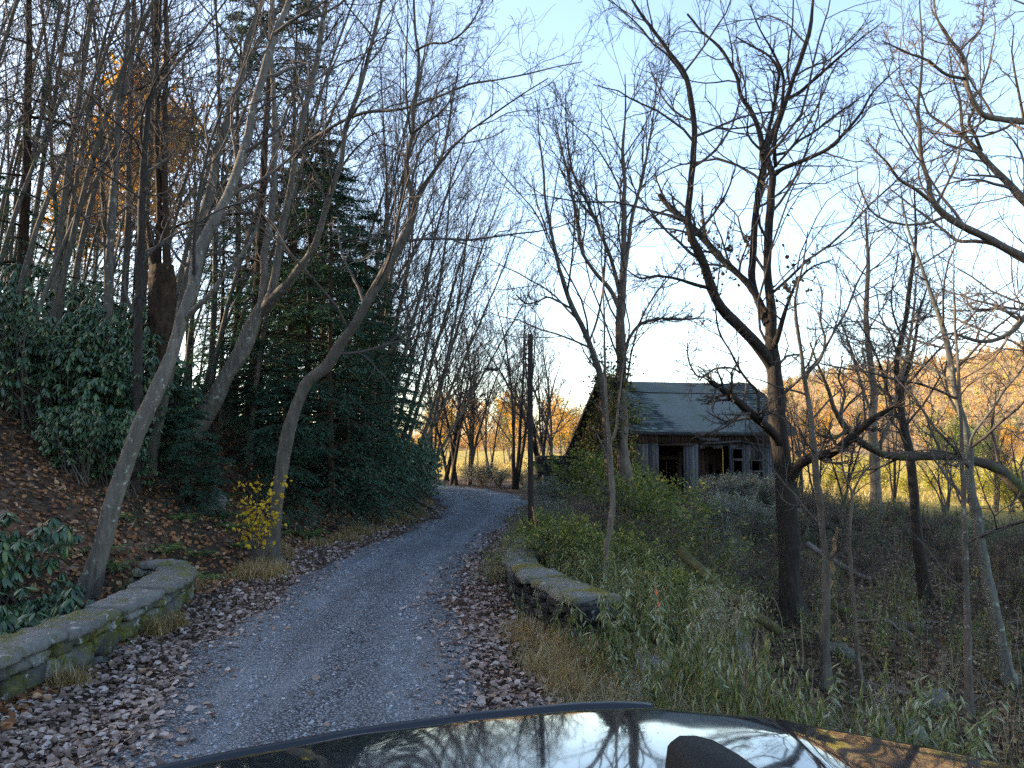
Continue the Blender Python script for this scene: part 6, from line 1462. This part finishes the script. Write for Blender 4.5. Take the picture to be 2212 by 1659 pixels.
# ferns
M['fern'] = leafmat('fern', [(0, (.03, .06, .02)), (.6, (.06, .11, .03)), (1, (.15, .19, .04))], .25)
def fern_proto(seed):
    rng = np.random.default_rng(seed); root = thing('fern', (0, 0, -50), None, None)
    for f in range(9):
        a = f * .7 + rng.normal(0, .2); L = rng.uniform(.35, .6); n = 12; q = np.linspace(0, 1, n); G_ = Geo()
        c = np.stack([math.cos(a) * L * q * .9, math.sin(a) * L * q * .9, L * (.75 * q - .75 * q * q)], -1); s = np.array([-math.sin(a), math.cos(a), 0]); G_.tube(c, .003 * (1 - .6 * q), 3)
        for i in range(1, n):
            w = .085 * math.sin(PI * min(1, .25 + q[i] * .75)) * (L / .5)
            for sg in (-1, 1): G_.add([c[i] - (c[i] - c[i - 1]) * .35, c[i] + (c[i] - c[i - 1]) * .35, c[i] + s * sg * w + (c[i] - c[i - 1]) * .6 + [0, 0, -.012]], T=[[0, 1, 2]])
        obj('frond', G_.mesh('frond', M['fern']), root)
    return root
fp = [fern_proto(611), fern_proto(612)]; PROTOS += fp
for i in range(60):
    px, D = RS.uniform(230, 760), RS.uniform(12.8, 21); x = XP(px, D)
    if road_dist(np.array([x]), np.array([D]))[0] < 3.1: continue
    copy_tree(fp[i % 2], (x, D, hz(x, D)), RS.uniform(0, 6), RS.uniform(1.0, 1.6), 'evergreen fern on the leafy bank below the leaning trunks', 'ferns on the leafy bank')

# ------------------------------------------------------------------ vines
M['vine'] = leafmat('vine', [(0, (.02, .03, .01)), (.45, (.045, .065, .018)), (.75, (.12, .13, .025)), (.93, (.24, .21, .04)), (1, (.16, .07, .03))], .3, .6)
r_ = thing('climbing_vine', (A[0], A[1], 0), 'tangle of dark vines smothering the near gable end and roof edge of the barn', 'vine'); o0 = np.array([A[0], A[1], 0.]); rng = np.random.default_rng(9)
G_ = Geo(); lp = []
for i in range(70):
    v0 = rng.uniform(-.2, DB); v1 = v0 + rng.normal(0, 1.0); zt = min(roofz(np.clip(v1, 0, DB)) + .25, roofz(v1) + .3) * rng.uniform(.5, 1.03); q = np.linspace(0, 1, 12)
    c = np.array([BW(-.12 - .16 * abs(math.sin(3 * t + i)), v0 + (v1 - v0) * t + .15 * math.sin(5 * t + i), ZB + (zt - ZB) * t) - o0 for t in q]); G_.tube(c, .02 * (1 - .7 * q), 5)
    k = rng.integers(0, 12, 70); lp.append(c[k] + rng.normal(0, .2, (70, 3)) * [.9, .9, 1])
for i in range(26):  # over the roof edge
    v0 = rng.uniform(.2, 4.6); q = np.linspace(0, 1, 8); l = rng.uniform(.4, 1.9) * (1 if v0 > 1.5 else .6)
    c = np.array([BW(-.4 + l * t, v0 + .3 * math.sin(4 * t + i), roofz(v0) + .18 + .08 * math.sin(6 * t)) - o0 for t in q]); G_.tube(c, .012 * (1 - .6 * q), 4); k = rng.integers(0, 8, 60); lp.append(c[k] + rng.normal(0, .14, (60, 3)))
obj('stems', G_.mesh('stems', M['bark_dark'], True), r_); lp = np.concatenate(lp); n = len(lp)
V, T = leafgeo(LEAF_FLAT, lp, basis(nrm(rng.normal(0, .7, (n, 3)) + [-.5, -.6, .4]), rng.uniform(0, 6, n)), rng.uniform(.12, .26, n)); obj('foliage', mesh('foliage', V, T, M['vine']), r_)
r_ = thing('climbing_vine', P(1345, 960, 24), 'yellowing vine clinging around the pale twin stemmed tree beside the barn', 'vine'); b0 = P(1345, 960, 24); lp = []; G_ = Geo()
for i in range(12):
    px = rng.uniform(1300, 1352); q = np.linspace(0, 1, 12); tx, ty = px + rng.normal(0, 14), rng.uniform(735, 830)
    c = np.array([P(1342 + (tx - 1342) * t ** .8 + 5 * math.sin(6 * t + i), 970 + (ty - 970) * t, 24 + .25 * math.sin(5 * t + i)) - b0 for t in q]); G_.tube(c, .014 * (1 - .6 * q), 5); k = rng.integers(3, 12, 90); lp.append(c[k] + rng.normal(0, .17, (90, 3)))
obj('stems', G_.mesh('stems', M['bark_dark'], True), r_); lp = np.concatenate(lp); n = len(lp)
V, T = leafgeo(LEAF_FLAT, lp, basis(rng.normal(0, 1, (n, 3)), rng.uniform(0, 6, n)), rng.uniform(.07, .15, n)); obj('foliage', mesh('foliage', V, T, M['vine']), r_)
drop(PROTOS)
# ------------------------------------------------------------------ sky, sun, camera
SUN_EL, SUN_AZ = math.radians(16.0), math.radians(-78.0)   # azimuth from the view direction, left negative
w = bpy.data.worlds.new('World'); SC.world = w; w.use_nodes = True
nt = w.node_tree; bg = nt.nodes['Background']
sk = nt.nodes.new('ShaderNodeTexSky'); sk.sky_type = 'NISHITA'; sk.sun_disc = False
sk.sun_elevation = SUN_EL; sk.sun_rotation = SUN_AZ; sk.altitude = 0; sk.air_density = 0.85; sk.dust_density = 1.5; sk.ozone_density = 0.6
nt.links.new(sk.outputs[0], bg.inputs['Color']); bg.inputs['Strength'].default_value = 0.15
sd = bpy.data.lights.new('sun', 'SUN'); sd.energy = 4.0; sd.angle = math.radians(.5); sd.color = (1.0, .80, .56)
so = bpy.data.objects.new('sun', sd); COL.objects.link(so)
# vector towards the sun
sv = np.array([math.sin(SUN_AZ) * math.cos(SUN_EL), math.cos(SUN_AZ) * math.cos(SUN_EL), math.sin(SUN_EL)])
import mathutils
so.rotation_euler = mathutils.Vector(-sv).to_track_quat('-Z', 'Y').to_euler()
so.location = (-40, 10, 40)
cd = bpy.data.cameras.new('camera'); cam = bpy.data.objects.new('camera', cd); COL.objects.link(cam)
cam.location = (0, 0, EYE); cam.rotation_euler = (PI / 2 + PITCH, 0, 0)
cd.sensor_fit = 'HORIZONTAL'; cd.angle_x = 2 * math.atan(CX / F); cd.clip_start = .05; cd.clip_end = 3000
SC.camera = cam
SC.view_settings.view_transform = 'Standard'; SC.view_settings.look = 'None'; SC.view_settings.gamma = 1
SC.view_settings.exposure = 2.15
SC.render.engine = 'CYCLES'
SC.cycles.max_bounces = 5; SC.cycles.diffuse_bounces = 3; SC.cycles.glossy_bounces = 2; SC.cycles.transmission_bounces = 2; SC.cycles.transparent_max_bounces = 4
SC.cycles.use_denoising = False
